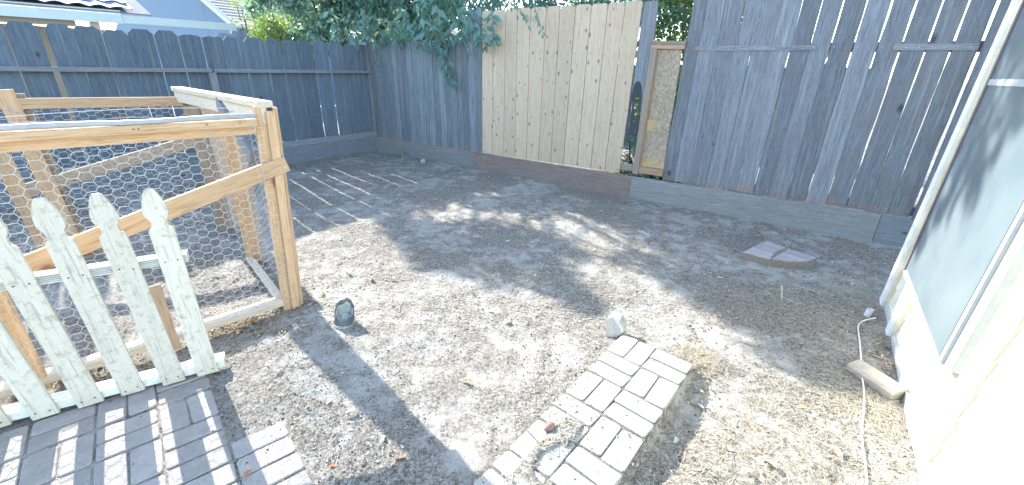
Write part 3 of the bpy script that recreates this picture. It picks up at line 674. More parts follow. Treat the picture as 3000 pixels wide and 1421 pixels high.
def hexmesh(P, t0, t1, z0, z1, name='wire_mesh', per=0.098, hh=0.049, r=0.00115, sag=0.006, keep=None, seed=1):
    """woven chicken wire: flat-topped hexagons, twisted horizontal sides thicker"""
    V, F = [], []; rr = random.Random(seed)
    a = per / 3 * 1.05; sl_ = per / 2 - a
    ncol = int((t1 - t0) / (per / 2)) + 1; nrow = int((z1 - z0) / hh) + 1
    def pt(t, z):
        o = sag * noise.noise(Vector((t * 3.1 + seed, z * 3.1, 1.7)))
        t2 = t + 0.006 * noise.noise(Vector((t * 11, z * 11, seed + 4))); z2 = z + 0.006 * noise.noise(Vector((t * 9, z * 9, seed + 9)))
        return P(min(max(t2, t0), t1), min(max(z2, z0), z1), o)
    for i in range(ncol):
        for j in range(nrow):
            x = t0 + i * per / 2; z = z0 + j * hh + (hh / 2 if i % 2 else 0)
            if z > z1: continue
            if keep and not keep(x, z): continue
            A = (x - a / 2, z); B = (x + a / 2, z)
            if A[0] < t0 - 0.01 or B[0] > t1 + 0.02: continue
            tube_geo([pt(*A), pt(*B)], r * 1.5, 4, V, F)
            for dz in (-hh / 2, hh / 2):
                if z + dz < z0 - 0.001 or z + dz > z1: continue
                tube_geo([pt(*B), pt(B[0] + sl_, z + dz)], r, 3, V, F)
    return link(name, V, F, M_WIRE, cp_)
hexmesh(lambda t, z, o: FP(t, z, 0.008 + o), 0.06, 1.95, 0.09, 1.22, seed=1)
hexmesh(lambda t, z, o: FP(t, z, 0.046 + o * 0.1), -0.04, 0.06, 0.10, 1.34, seed=6, r=0.0008)
hexmesh(lambda t, z, o: BP(t, z, 0.045 + o), 0.12, 2.4, 0.05, 1.26, seed=2)
sd = (BP(-0.05, 0) - FP(-0.05, 0)); SL = sd.length; sdn = sd.normalized(); sn = Vector((-sdn.y, sdn.x, 0))
hexmesh(lambda t, z, o: FP(-0.05, 0, -0.05) + sdn * t + Vector((0, 0, z)) + sn * o, 0.0, SL - 0.05, 0.06, 1.31, seed=3)
# loose strands
V, F = [], []
tube_geo([FP(t, 1.335 + 0.03 * math.sin(t * 2.3 + 0.4) * (1 if t < 2 else 0), -0.10 - 0.1 * math.sin(t)) for t in [0.02 + 0.12 * i for i in range(18)]], 0.0016, 4, V, F)
for s in (5, 9):
    tube_geo([FP(0.1 + 0.11 * i, 1.30 + 0.02 * math.sin(i * .7 + s), -0.2 + 0.02 * math.sin(i + s)) for i in range(14)], 0.0011, 4, V, F)
link('loose_wire', V, F, M_WIRE, cp_)
for t, z in ((0.10, 1.283), (0.26, 1.285), (0.55, 1.284), (0.57, 1.284)): nail(cp_, FP(t, z, 0.043), nf, M_NAIL, 0.004)
for t, z in ((-0.098, 1.0), (-0.03, 1.035), (-0.03, 0.985)): nail(cp_, FP(t, z, 0.031), nf, M_NAILB, 0.005)

# ------------------------------------------------------------------ picket panel
pk = thing('picket_panel', 'short section of dirty white picket fence with pointed heads leaning in front of the coop', 'picket fence', PK.P(0.4, 0))
nk = PK.n if PK.n.dot(Vector((0, -1, 0))) > 0 else -PK.n; sk_ = 1 if nk.dot(PK.n) > 0 else -1
def KP(t, z, off=0.0): return PK.P(t, z, sk_ * off)
cb = [0.050, 0.200, 0.368, 0.532, 0.694, 0.856, 1.018]; ct = [0.064, 0.246, 0.424, 0.604, 0.780, 0.955, 1.13]
hwk = 0.0475
half = [(1.0, 0.0), (1.0, 0.30), (1.0, 0.60), (1.0, 0.838), (0.93, 0.846), (0.70, 0.856), (0.62, 0.872), (0.66, 0.888), (0.86, 0.905), (0.97, 0.918), (0.99, 0.930), (0.93, 0.955), (0.78, 0.985), (0.56, 1.015), (0.42, 1.030), (0.26, 1.038)]
HK = 1.036
for i in range(len(cb)):
    pr = [(x * hwk, z) for x, z in half]
    o = [(x + rnd.uniform(-1, 1) * 0.0006, z) for x, z in pr] + [(-x + rnd.uniform(-1, 1) * 0.0006, z) for x, z in reversed(pr)]
    v, f = prism(o, 0.016)
    zd = KP(ct[i], 1.06) - KP(cb[i], 0.028); 
    m = frame_mat(KP(cb[i], 0.025 + rnd.uniform(-.004, .004), 0.018), zd, -nk)
    link('picket', v, f, M_PICKET, pk, m)
    for z in (0.055, 0.70):
        for s in (-0.026, 0.024):
            tt = cb[i] + (ct[i] - cb[i]) * z / 1.04 + s
            nail(pk, KP(tt, z + rnd.uniform(-.008, .008), 0.0185), nk, M_NAIL, 0.0036)
rl = beam('rail', KP(0.0, 0.700, 0.0), KP(1.4, 0.700, 0.0), 0.042, 0.066, -nk, M_PICKR, pk)
for z in (0.688, 0.697, 0.706, 0.715): beam('groove_face', KP(0.004, z, 0.0015), KP(1.4, z, 0.0015), 0.006, 0.002, -nk, M_GROOVE, rl)
beam('rail', KP(-0.030, 0.055, 0.0), KP(1.4, 0.055, 0.0), 0.044, 0.088, -nk, M_PICKR, pk)

# ------------------------------------------------------------------ brick-like pavers
def paver_mesh(name, a, b, h, mat, ch=0.005, seed=0, cut=None):
    r_ = random.Random(seed); 
    def ring(sx, sy, z, j): 
        pts = []
        c = 0.010
        for (x, y) in ((-sx + c, -sy), (sx - c, -sy), (sx, -sy + c), (sx, sy - c), (sx - c, sy), (-sx + c, sy), (-sx, sy - c), (-sx, -sy + c)):
            pts.append((x + r_.uniform(-j, j), y + r_.uniform(-j, j), z + r_.uniform(-j, j) * 0.3))
        return pts
    R1 = ring(a / 2, b / 2, -h, 0.0015); R2 = ring(a / 2, b / 2, -ch, 0.0015); R3 = ring(a / 2 - ch, b / 2 - ch, 0, 0.0012)
    V = R1 + R2 + R3; F = [list(reversed(range(8))), [16 + i for i in range(8)]]
    for k in (0, 8):
        for i in range(8): F.append([k + i, k + (i + 1) % 8, k + 8 + (i + 1) % 8, k + 8 + i])
    me = bpy.data.meshes.new(name); me.from_pydata(V, [], F); me.materials.append(mat); return me
pav_var = [paver_mesh('paver', 0.219, 0.107, 0.05, M_PAVER, 0.004, s) for s in range(5)]
pat = thing('brick_patio', 'weathered grey paver patio in basket-weave under the picket panel at lower left', 'paving', PO)
def put_brick(parent, me, c, ux, z, name, tilt=0.006, rot=0.02):
    a = math.atan2(ux.y, ux.x) + rnd.uniform(-rot, rot)
    m = Matrix.Translation(Vector((c.x, c.y, z))) @ Matrix.Rotation(a, 4, 'Z') @ Matrix.Rotation(rnd.uniform(-tilt, tilt), 4, 'X') @ Matrix.Rotation(rnd.uniform(-tilt, tilt), 4, 'Y')
    return place(name, me, parent, m)
CU = 0.2275; CV = 0.235
for row in range(-1, 6):
    v0 = row * CV - (0.01 if row < 0 else 0)
    for i in range(-8, 4):
        imax = 1 if row < 2 else 2
        if i > imax: continue
        if row >= 2: v0_ = row * CV
        else: v0_ = v0
        horiz = ((i + row) % 2 == 0) if row < 2 else ((i + row) % 2 == 0 if i < 2 else True)
        if row >= 2 and i < 2: horiz = (i + row + 1) % 2 == 0
        if row == 1: horiz = (i + row) % 2 == 0
        c = PO + UA * ((i + 0.5) * CU) + VA * (v0_ + CV / 2)
        for s in (-1, 1):
            if horiz: put_brick(pat, rnd.choice(pav_var), c + VA * s * CV / 4, UA, 0.014 + rnd.uniform(-.003, .003), 'paver')
            else: put_brick(pat, rnd.choice(pav_var), c + UA * s * CU / 4, VA, 0.014 + rnd.uniform(-.003, .003), 'paver')
pth = thing('brick_path', 'raised narrow path of pale basket-weave bricks at bottom centre, partly covered by dirt', 'brick path', QO)
pb_var = [paver_mesh('brick', 0.217, 0.106, 0.055, M_PATHB, 0.003, 10 + s) for s in range(5)]
CW, CL = 0.2265, 0.232
for l in range(0, 8):
    for w in (0, 1):
        along = (l + w) % 2 == 0     # bricks run along the path
        c = QO + QA * ((w + 0.5) * CW) + QL * ((l + 0.5) * CL)
        for s in (-1, 1):
            if along: put_brick(pth, rnd.choice(pb_var), c + QA * s * CW / 4, QL, 0.060 + rnd.uniform(-.002, .002), 'brick', 0.004, 0.008)
            else: put_brick(pth, rnd.choice(pb_var), c + QL * s * CL / 4, QA, 0.060 + rnd.uniform(-.002, .002), 'brick', 0.004, 0.008)
c8 = [QO + QA * a + QL * b for a, b in ((0.004, 0.004), (2 * CW - 0.004, 0.004), (2 * CW - 0.004, 8 * CL), (0.004, 8 * CL))]
link('bedding', [Vector((p.x, p.y, z)) for z in (-0.03, 0.053) for p in c8], [[0, 1, 2, 3], [7, 6, 5, 4], [0, 4, 5, 1], [1, 5, 6, 2], [2, 6, 7, 3], [3, 7, 4, 0]], M_SOIL, pth)

# separate pinkish slab on the right: one cast piece with brick pattern relief
sl_t = thing('brick_slab', 'broken pinkish slab of moulded bricks lying in the shade near the tall fence', 'paving slab', gp(2275, 745, 0))
sp_ = [gp(x, y, 0.07) for x, y in ((2174, 738), (2245, 704), (2308, 727), (2395, 752), (2383, 762), (2359, 770), (2305, 765), (2259, 758))]
n8 = len(sp_); top = [Vector((p.x, p.y, 0.066)) for p in sp_]; cen = sum(top, Vector()) / n8
bot = [Vector((cen.x + (p.x - cen.x) * 1.02, cen.y + (p.y - cen.y) * 1.02, -0.02)) for p in sp_]
link('slab_body', bot + top, [list(range(n8)), [n8 + i for i in reversed(range(n8))]] + [[(i + 1) % n8, i, n8 + i, n8 + (i + 1) % n8] for i in range(n8)], M_SOILB, sl_t)
a_, b_, c_, d_, e_, g_ = [gp(x, y, 0.05) for x, y in ((2174, 738), (2245, 704), (2393, 752), (2259, 758), (2316, 728), (2359, 768))]
# brick faces clipped to the outline by hand: corners measured on the slab
def face_poly(pts):
    P = [gp(x, y, 0.074) for x, y in pts]; c = sum(P, Vector()) / len(P); T = [c + (p - c) * 0.95 for p in P]; n = len(P)
    V = [Vector((p.x, p.y, 0.062)) for p in P] + [Vector((p.x, p.y, 0.073)) for p in T]
    link('brick', V, [list(reversed(range(n))), [n + i for i in range(n)]] + [[i, (i + 1) % n, n + (i + 1) % n, n + i] for i in range(n)], M_SLABB, sl_t)
for q in (((2176, 737), (2205, 723), (2268, 742), (2258, 757)), ((2206, 722), (2226, 713), (2283, 732), (2269, 741)), ((2227, 712), (2246, 705), (2304, 725), (2284, 731)),
          ((2262, 757), (2280, 746), (2340, 764), (2306, 764)), ((2281, 745), (2293, 738), (2374, 762), (2342, 765)), ((2295, 737), (2307, 728), (2393, 753), (2376, 761))): face_poly(list(reversed(q)))

# ------------------------------------------------------------------ loose objects
def rock(name, c, rx, ry, rz, rot, mat, seed, sub=3, amp=0.25, flat=0.0, tilt=0.0):
    import bmesh
    bm = bmesh.new(); bmesh.ops.create_icosphere(bm, subdivisions=sub, radius=1)
    for v in bm.verts:
        n_ = noise.noise(v.co * 1.3 + Vector((seed, 0, 0))) * amp + noise.noise(v.co * 3.5 + Vector((seed, 3, 0))) * amp * 0.35
        v.co = v.co * (1 + n_)
        if flat and v.co.x < -flat: v.co.x = -flat + (v.co.x + flat) * 0.1
        v.co = Vector((v.co.x * rx, v.co.y * ry, v.co.z * rz))
    me = bpy.data.meshes.new(name); bm.to_mesh(me); bm.free(); me.materials.append(mat)
    me.polygons.foreach_set('use_smooth', [True] * len(me.polygons))
    o = bpy.data.objects.new(name, me); col.objects.link(o); o.location = c; o.rotation_euler = (tilt, 0, rot); return o
# half-round chunk of concrete at the head of the path, set on its flat edge
ck = [(0.0, 0.0), (0.145, 0.012), (0.165, 0.055), (0.15, 0.105), (0.11, 0.145), (0.055, 0.158), (0.012, 0.14), (-0.006, 0.08)]
bse = gp(1772, 1000, 0.0)
P3 = [gp(x, y, z) for x, y, z in ((1771, 1000, 0.0), (1776, 962, 0.075), (1785, 925, 0.135), (1797, 921, 0.14), (1818, 934, 0.125), (1829, 955, 0.10), (1829, 972, 0.07), (1812, 985, 0.03))]
th_d = Vector((0.035, 0.075, -0.01))
nn = len(P3)
cg = sum(P3, Vector()) / nn
V = [p for p in P3] + [cg + (p - cg) * 0.93 + th_d for p in P3] + [cg + (p - cg) * 0.9 - Vector((0.012, 0.02, 0.0)) for p in P3]
F = [[2 * nn + i for i in range(nn)], [nn + i for i in reversed(range(nn))]] + [[i, (i + 1) % nn, nn + (i + 1) % nn, nn + i] for i in range(nn)] + [[2 * nn + i, 2 * nn + (i + 1) % nn, (i + 1) % nn, i] for i in range(nn)]
o = link('concrete_chunk', V, F, M_STONE); tag(o, 'half-round chunk of pale concrete propped at the head of the brick path', 'rock')
o = rock('stone', gp(1240, 472, 0.03), 0.055, 0.05, 0.045, 0.5, M_STONE, 3.1, 2); tag(o, 'pale fist-sized stone on the dirt near the corner kick board', 'rock')
o = rock('brick_debris', gp(1610, 1250, 0.075), 0.030, 0.020, 0.018, 0.8, plain('red_brick_bit', (0.30, 0.19, 0.17), 0.9, 30, 0.2), 8.3, 2, 0.35); tag(o, 'small reddish brick fragment lying on the dirt-covered path', 'rock')
for k_, (x, y, s, lb) in enumerate(((1640, 1102, .011, 'small pale blue-white stone left of the brick path'), (1160, 1090, .009, 'small white pebble on the dirt beside the long post shadow'), (895, 1045, .012, 'white pebble on the sunlit dirt left of the post shadow'), (1615, 1271, .013, 'cream pebble beside the brick fragment on the path'))):
    o = rock('pebble', gp(x, y, s * 0.6), s, s * .8, s * .7, k_, plain('pale_pebble_%d' % k_, (0.66, 0.66, 0.62), 0.8, 30, 0.08), 5 + k_, 2); tag(o, lb, 'pebble')

# broken pipe stub standing in the dirt
pc = gp(1008, 948, 0.0); ps = thing('pipe_stub', 'broken dark clay pipe stub standing up from the dirt right of the coop', 'pipe', pc)
M_CLAY = plain('grey_pipe_shell', (0.13, 0.15, 0.16), 0.7, 25, 0.25, 0.002, grime=(0.26, 0.24, 0.2), gs=12)
M_CLAYI = plain('grey_pipe_liner', (0.50, 0.52, 0.47), 0.85, 30, 0.25, 0.003, grime=(0.2, 0.2, 0.18), gs=14)
def shell(name, r0, r1, hfun, mat, lean_, parent, seg=44):
    V = []; F = []
    for i in range(seg):
        a = 2 * math.pi * i / seg; h = hfun(a)
        for rr, z in ((r0, -0.04), (r0 * 1.02, h), (r1, h - 0.002), (r1, -0.03)):
            V.append(pc + Vector((math.cos(a) * rr, math.sin(a) * rr, z)) + lean_ * max(0, z))
    for i in range(seg):
        j = (i + 1) % seg
        for k in range(3): F.append([i * 4 + k, j * 4 + k, j * 4 + k + 1, i * 4 + k + 1])
    return link(name, V, F, mat, parent)
ln = Vector((0.10, 0.15, 0))
def hf(a): return 0.048 + 0.050 * (1 + math.sin(a - 0.35)) + 0.004 * math.sin(a * 5) + 0.0025 * math.sin(a * 11 + 1)
shell('pipe_shell', 0.060, 0.055, hf, M_CLAY, ln, ps)
shell('pipe_liner', 0.054, 0.048, lambda a: 0.045 + 0.78 * (hf(a) - 0.05) + 0.006 * math.sin(5 * a), M_CLAYI, ln, ps)
shell('collar', 0.067, 0.063, lambda a: 0.025 + 0.006 * math.sin(3 * a) + 0.01 * math.sin(a), M_CLAYI, ln, ps)
V = [pc + Vector((math.cos(i * .449) * .050, math.sin(i * .449) * .050, 0.035 + 0.02 * math.sin(i * .449))) for i in range(14)]
link('fill', V, [list(range(14))], M_CLAYI, ps)

# pvc stub and white cable
pv = gp(2540, 925, 0); vv_, ff_ = [], []
seg = 16
for i in range(seg):
    a = 2 * math.pi * i / seg
    for rr, z in ((0.021, -0.03), (0.021, 0.055), (0.017, 0.055), (0.017, -0.01)): vv_.append(pv + Vector((math.cos(a) * rr + z * 0.15, math.sin(a) * rr, z)))
for i in range(seg):
    j = (i + 1) % seg
    for k in range(3): ff_.append([i * 4 + k, j * 4 + k, j * 4 + k + 1, i * 4 + k + 1])
tag(link('pvc_stub', vv_, ff_, plain('pvc_grey', (0.55, 0.58, 0.60), 0.5, 20, 0.05)), 'short open grey pvc pipe stub by the house corner', 'pipe')
cpx = [(2566, 931, .03), (2552, 934, .02), (2535, 938, .012), (2521, 945, .01), (2514, 958, .01), (2516, 980, .012), (2519, 1005, .012), (2522, 1040, .012), (2524, 1070, .012), (2525, 1100, .012), (2529, 1125, .012), (2532, 1160, .012), (2531, 1200, .012), (2526, 1240, .012), (2525, 1275, .012), (2528, 1310, .012), (2534, 1350, .012), (2538, 1390, .012), (2540, 1440, .012), (2545, 1520, .012)]
pts = [gp(x, y, z) for x, y, z in cpx]
dens = []
for i in range(len(pts) - 1):
    p0, p1, p2, p3 = pts[max(i - 1, 0)], pts[i], pts[i + 1], pts[min(i + 2, len(pts) - 1)]
    for s in range(5):
        t = s / 5; dens.append(0.5 * ((2 * p1) + (p2 - p0) * t + (2 * p0 - 5 * p1 + 4 * p2 - p3) * t * t + (3 * p1 - p0 - 3 * p2 + p3) * t ** 3))
for i, p in enumerate(dens): p.z = max(p.z, ground_z(p.x, p.y) + 0.0042) if i > 8 else p.z
V, F = tube_geo(dens, 0.0042, 8); tag(link('cable', V, F, M_CABLE, smooth=True), 'white cable snaking over the dirt from the house corner towards the viewer', 'cable')
# block beside the wall
b0, b1 = gp(2503, 1062, 0.045), gp(2640, 1150, 0.045)
bk = beam('sandy_block', Vector((b0.x, b0.y, 0.035)), Vector((b1.x, b1.y, 0.035)), 0.105, 0.07, Vector((0.1, 0.25, -1)), M_BLOCK, None, 0.014)
bk.location.z += 0.022
tag(bk, 'long sandy concrete block lying against the house wall under the cable', 'block')
o = beam('wood_scrap', gp(1180, 463, 0.0), gp(1173, 440, 0.12), 0.055, 0.02, PR.n, M_STUD, None); tag(o, 'short wooden scrap standing against the corner kick board', 'wood scrap')
V, F = tube_geo([gp(2291, 836, 0.09), gp(2290, 877, 0.01)], 0.007, 6); tag(link('stick', V, F, M_STRAW), 'pale stick standing in the dirt, upright half of a broken pair', 'stick')
V, F = tube_geo([gp(2290, 870, 0.012), gp(2325, 884, 0.012)], 0.006, 6); tag(link('stick', V, F, M_STRAW), 'pale stick lying flat at the foot of the upright stick', 'stick')
V, F = tube_geo([gp(1535, 1250, 0.07), gp(1579, 1296, 0.066)], 0.0018, 5); tag(link('twig', V, F, M_TWIG), 'thin dark straight twig lying across the left edge of the brick path', 'twig')
V, F = tube_geo([gp(1515, 1125, 0.02), gp(1560, 1133, 0.02)], 0.003, 5); tag(link('twig', V, F, M_TWIG), 'short dark twig on the sunlit dirt left of the path', 'twig')
o = rock('bark_chip', gp(1492, 948, 0.012), 0.022, 0.016, 0.010, 0.4, M_TWIG, 12.0, 2, 0.4); tag(o, 'small dark bark chip alone on the sunlit dirt in the middle of the yard', 'debris')

# ------------------------------------------------------------------ fallen leaves
def leaf_mesh(name, L, W, curl, mat, seed):
    r_ = random.Random(seed); n = 6; V = []; F = []
    for i in range(n + 1):
        s = i / n; w = W * math.sin(math.pi * min(1, s * 0.96 + 0.02)) ** 0.8 / 2 + 0.0004
        zc = curl * L * math.sin(s * math.pi) + r_.uniform(-.001, .001)
        V += [(-w, s * L - L / 2, zc + w * 0.5), (0, s * L - L / 2, zc), (w, s * L - L / 2, zc + w * 0.45 + r_.uniform(-.0015, .0015))]
    for i in range(n):
        a = i * 3; F += [[a, a + 1, a + 4, a + 3], [a + 1, a + 2, a + 5, a + 4]]
    me = bpy.data.meshes.new(name); me.from_pydata(V, [], F); me.materials.append(mat); return me
lm = [[leaf_mesh('fallen_leaf', 0.06, 0.026, c, m_, s) for s, c in enumerate((0.12, -0.1, 0.22))] for m_ in M_LF]
def drop_leaf(px, py, k, size, label, group=None, z=None):
    p = gp(px, py, 0.0); zz = (ground_z(p.x, p.y) if z is None else z) + 0.006
    o = bpy.data.objects.new('fallen_leaf', rnd.choice(lm[k])); col.objects.link(o); o.location = (p.x, p.y, zz)
    o.rotation_euler = (rnd.uniform(-.35, .35), rnd.uniform(-.35, .35), rnd.uniform(0, 6.28)); o.scale = (size, size, size)
    tag(o, label, 'leaf', group)
drop_leaf(642, 988, 3, 1.15, 'large yellow fallen leaf under the coop front rail')
drop_leaf(755, 988, 4, 0.8, 'green fallen leaf on the shaded dirt beside the coop')
drop_leaf(730, 1403, 5, 0.75, 'orange-brown fallen leaf on the shaded patio pavers', z=0.02)
drop_leaf(945, 870, 3, 0.9, 'curled yellow-orange leaf just behind the pipe stub')
drop_leaf(975, 1365, 5, 0.7, 'reddish curled leaf at the bottom of the sunlit dirt')
drop_leaf(2133, 1315, 0, 0.9, 'curled tan-pink leaf on the coarse dirt right of the path')
drop_leaf(2145, 732, 0, 1.1, 'pinkish curled leaf just left of the moulded slab')
drop_leaf(2597, 702, 0, 1.1, 'tan leaf at the foot of the right kick board')
G1 = 'fallen leaves scattered over the dirt'; LB = 'small dry curled leaf among the many scattered over the dirt yard'
spots = [(1000,775,0),(1120,770,0),(1108,770,2),(1186,697,2),(1230,737,5),(1265,728,2),(1150,826,2),(990,710,2),(1085,830,0),(1015,812,0),(1405,892,0),(1200,672,4),(1340,760,4),(1700,640,2),(1850,560,2),(1925,545,2),(1960,640,0),(1990,650,2),(2020,625,2),(2240,675,2),(2300,672,2),(2285,690,0),(2110,814,3),(2105,790,2),(2365,850,3),(2435,872,4),(1760,620,2),(1620,600,2),(680,960,5),(700,975,0),(735,950,5),(665,940,0),(620,945,1),(700,950,1),(610,1010,1),(690,850,5),(745,835,0),(640,870,1),(700,815,2),(1330,520,2),(1430,520,2),(1500,560,2),(1560,640,2),(1820,720,2),(2010,790,0),(1740,735,2),(2440,770,2),(2500,830,2),(2050,1180,2),(2200,1250,0),(2350,1200,3),(2250,1370,0),(2450,1330,0),(1990,1280,2),(960,1170,2),(820,1090,2),(1040,1210,2),(1180,1350,1),(1250,1010,2),(1360,1120,3),(1120,1290,2),(560,800,1),(1480,700,2),(330,1110,1),(300,1070,2),(180,1130,5),(160,1150,0)]
for x, y, k in spots: drop_leaf(x + rnd.uniform(-8, 8), y + rnd.uniform(-4, 4), k, rnd.uniform(0.75, 1.25), LB, G1)
# leaves caught on the coop's pipe rail
for t, k, lb in ((0.13, 3, 'yellow-green leaf resting on the coop pipe rail by the post'), (0.34, 5, 'reddish leaf caught on the coop pipe rail'), (0.60, 1, 'brown leaf caught on the coop pipe rail, farther left')):
    o = bpy.data.objects.new('fallen_leaf', lm[k][0]); col.objects.link(o); o.location = FP(t, 1.337, 0.028); o.rotation_euler = (0.2, 0.1, PFa := math.atan2(PF.d.y, PF.d.x) + 1.5); o.scale = (0.7,) * 3
    tag(o, lb, 'leaf')

def leaf_geo(V, F, p, d, nrm, L, W):
    d = d.normalized(); s = d.cross(nrm); s = s.normalized() if s.length > .01 else Vector((1, 0, 0)); n = s.cross(d); b = len(V)
    V += [p, p + d * L * .45 + s * W * .5 + n * W * .12, p + d * L * .5 - n * W * .06, p + d * L * .45 - s * W * .5 + n * W * .12, p + d * L - n * L * .10]
    F += [[b, b + 2, b + 1], [b, b + 3, b + 2], [b + 1, b + 2, b + 4], [b + 2, b + 3, b + 4]]
# ------------------------------------------------------------------ grass tufts, straw, clods
def blade(V, F, p, d, L, w, bend, seg=3):
    d = Vector(d).normalized(); sx = d.cross(Vector((0, 0, 1))); sx = sx.normalized() if sx.length > .01 else Vector((1, 0, 0))
    b = len(V); q = p.copy(); dd = d.copy()
    for i in range(seg + 1):
        ww = w * (1 - i / seg * 0.85) / 2; V += [q - sx * ww, q + sx * ww]
        dd = (dd + Vector((d.x, d.y, 0)) * bend * 0.3 + Vector((0, 0, -bend * 0.45))).normalized(); q = q + dd * (L / seg)
    for i in range(seg): F.append([b + 2 * i, b + 2 * i + 1, b + 2 * i + 3, b + 2 * i + 2])
def tuft(px, py, n, L, mats, label, group=None, r=0.05, flat=0.5, name='grass_tuft'):
    p = gp(px, py, 0); p.z = ground_z(p.x, p.y); V, F = [], []
    for i in range(n):
        a = rnd.uniform(0, 6.28); e = rnd.uniform(0.1, 1.1) * (1 - flat) + 0.15
        blade(V, F, Vector((rnd.gauss(0, r), rnd.gauss(0, r), -0.003)), (math.cos(a), math.sin(a), e), L * rnd.uniform(0.4, 1.1), rnd.uniform(.0018, .004), rnd.uniform(0.2, 0.9))
    me = bpy.data.meshes.new(name); me.from_pydata([tuple(v) for v in V], [], F); me.materials.append(mats)
    o = bpy.data.objects.new(name, me); col.objects.link(o); o.location = p; tag(o, label, 'grass tuft' if name == 'grass_tuft' else 'weed', group)
GD, LD = 'dry grass tufts on the dirt', 'small dry straw-coloured grass tuft on the dirt yard'
for x, y, n, L in ((1010,470,10,.14),(1130,585,26,.16),(1010,575,14,.12),(1150,560,20,.13),(1235,520,12,.12),(1300,600,14,.10),(1560,550,12,.14),(1690,560,22,.12),(1400,570,16,.13),(1780,600,12,.12),(2010,610,12,.10),(1470,625,10,.08),(1650,690,12,.09),(1900,760,14,.09),(2120,770,14,.10),(2270,920,40,.14),(2330,960,40,.16),(2420,960,40,.16),(2500,860,50,.15),(2560,830,50,.16),(2460,840,40,.14),(2600,1200,40,.15),(1730,545,10,.14),(1880,590,10,.12)):
    tuft(x, y, n, L, M_STRAW, LD, GD, 0.07)
tuft(1395, 580, 12, 0.22, M_STRAW, 'tall bleached dry weed standing by itself in front of the new pale boards', None, 0.03, 0.2)
tuft(2010, 765, 70, 0.20, M_STRAW, 'wide dead straw tuft between the path and the moulded slab', None, 0.06, 0.5)
tuft(2590, 1170, 60, 0.22, M_STRAW, 'straw tuft in front of the sandy block by the house wall', None, 0.08, 0.6)
tuft(2560, 880, 90, 0.20, M_STRAW, 'thick straw clump at the foot of the house corner board', None, 0.12, 0.6)
tuft(735, 780, 45, 0.30, M_STRAW, 'dry wispy weed growing inside the coop beside the front right post', None, 0.05, 0.2)
tuft(905, 880, 45, 0.12, M_STRAW, 'short dead straw gathered at the foot of the coop post', None, 0.10, 0.7)
GG, LG = 'green grass clumps in the shade of the left fence', 'small green grass clump in the shade near the left fence'
for x, y, n, L in ((1045,595,26,.15),(1155,545,26,.16),(925,605,24,.15),(985,595,20,.14),(1120,560,16,.12),(1030,480,10,.12),(915,690,10,.10)):
    tuft(x, y, n, L, M_WEED, LG, GG, 0.06, 0.3, 'weed')
# straw lying about: nobody could count it
V, F = [], []
def straw_at(p, n, spread, L=0.05):
    for _ in range(n):
        q = Vector((p.x + rnd.gauss(0, spread), p.y + rnd.gauss(0, spread), 0)); q.z = ground_z(q.x, q.y) + rnd.uniform(.001, .012)
        w_ = (q - PW.a).dot(nW)
        if q.y < 3.3 and w_ < 0.03: continue
        a = rnd.uniform(0, 6.28); blade(V, F, q, (math.cos(a), math.sin(a), rnd.uniform(-.05, .25)), L * rnd.uniform(.4, 1.6), rnd.uniform(.0018, .0042), rnd.uniform(0, .25), 2)
for x, y, n, s in ((2400,940,700,.30),(2500,850,700,.22),(2300,900,500,.30),(2550,1200,500,.12),(2450,1250,300,.25),(2150,1350,300,.3),(2000,1150,250,.2),(2050,1050,300,.06),(2200,1300,250,.25),(1000,560,400,.6),(1500,600,500,.8),(1900,640,600,.6),(2300,720,500,.4),(660,920,300,.12),(840,900,150,.10),(1750,1180,150,.2),(1650,1320,150,.12),(1500,1050,250,.6),(300,900,150,.3),(600,800,200,.3),(2000,900,500,.5),(1200,900,250,.6)):
    straw_at(gp(x, y), int(n * 1.5), s)
for _ in range(9000):        # flakes of leaf, mostly in the far shade
    q = gp(rnd.uniform(850, 2650), 470 + 480 * rnd.random() ** 1.3); 
    if (q - PR.a).dot(PR.n) > -0.1 or (q - PW.a).dot(nW) < 0.05: continue
    q.z = ground_z(q.x, q.y) + .004; a = rnd.uniform(0, 6.28); blade(V, F, q, (math.cos(a), math.sin(a), rnd.uniform(-.02, .3)), rnd.uniform(.012, .045), rnd.uniform(.004, .012), .1, 2)
V2, F2 = [], []
for cx_, cy_, sx_, sy_, n_ in ((700, 950, 90, 22, 420), (880, 890, 30, 25, 160), (640, 840, 110, 45, 260), (2030, 1060, 40, 60, 160), (2600, 1010, 40, 80, 160), (1300, 520, 350, 35, 260), (2200, 690, 350, 25, 200), (300, 1120, 150, 30, 200), (2100, 1300, 200, 80, 90)):
    for _ in range(n_):
        q = gp(rnd.gauss(cx_, sx_), max(470, rnd.gauss(cy_, sy_)))
        if (q - PR.a).dot(PR.n) > -0.1 or (q - PW.a).dot(nW) < 0.06 or ((q - PO).dot(UA) < 0.47 and (q - PO).dot(VA) > -0.2): continue
        q.z = ground_z(q.x, q.y) + rnd.uniform(.002, .012); a = rnd.uniform(0, 6.28)
        leaf_geo(V2, F2, q, Vector((math.cos(a), math.sin(a), rnd.uniform(-.1, .4))), Vector((rnd.uniform(-.6, .6), rnd.uniform(-.6, .6), 1)), rnd.uniform(.015, .045), rnd.uniform(.008, .018))
tag(link('leaf_litter', V2, F2, leafmat('leaf_litter_brown', (0.14, 0.09, 0.06), (0.50, 0.40, 0.29), 0.15, 0.8)), 'crumbled brown leaf litter gathered against the coop, path and wall', 'leaf litter', kind='stuff')
tag(link('straw_litter', V, F, M_STRAW), 'loose straw and dry grass bits strewn over the dirt', 'straw', kind='stuff')
V, F = [], []
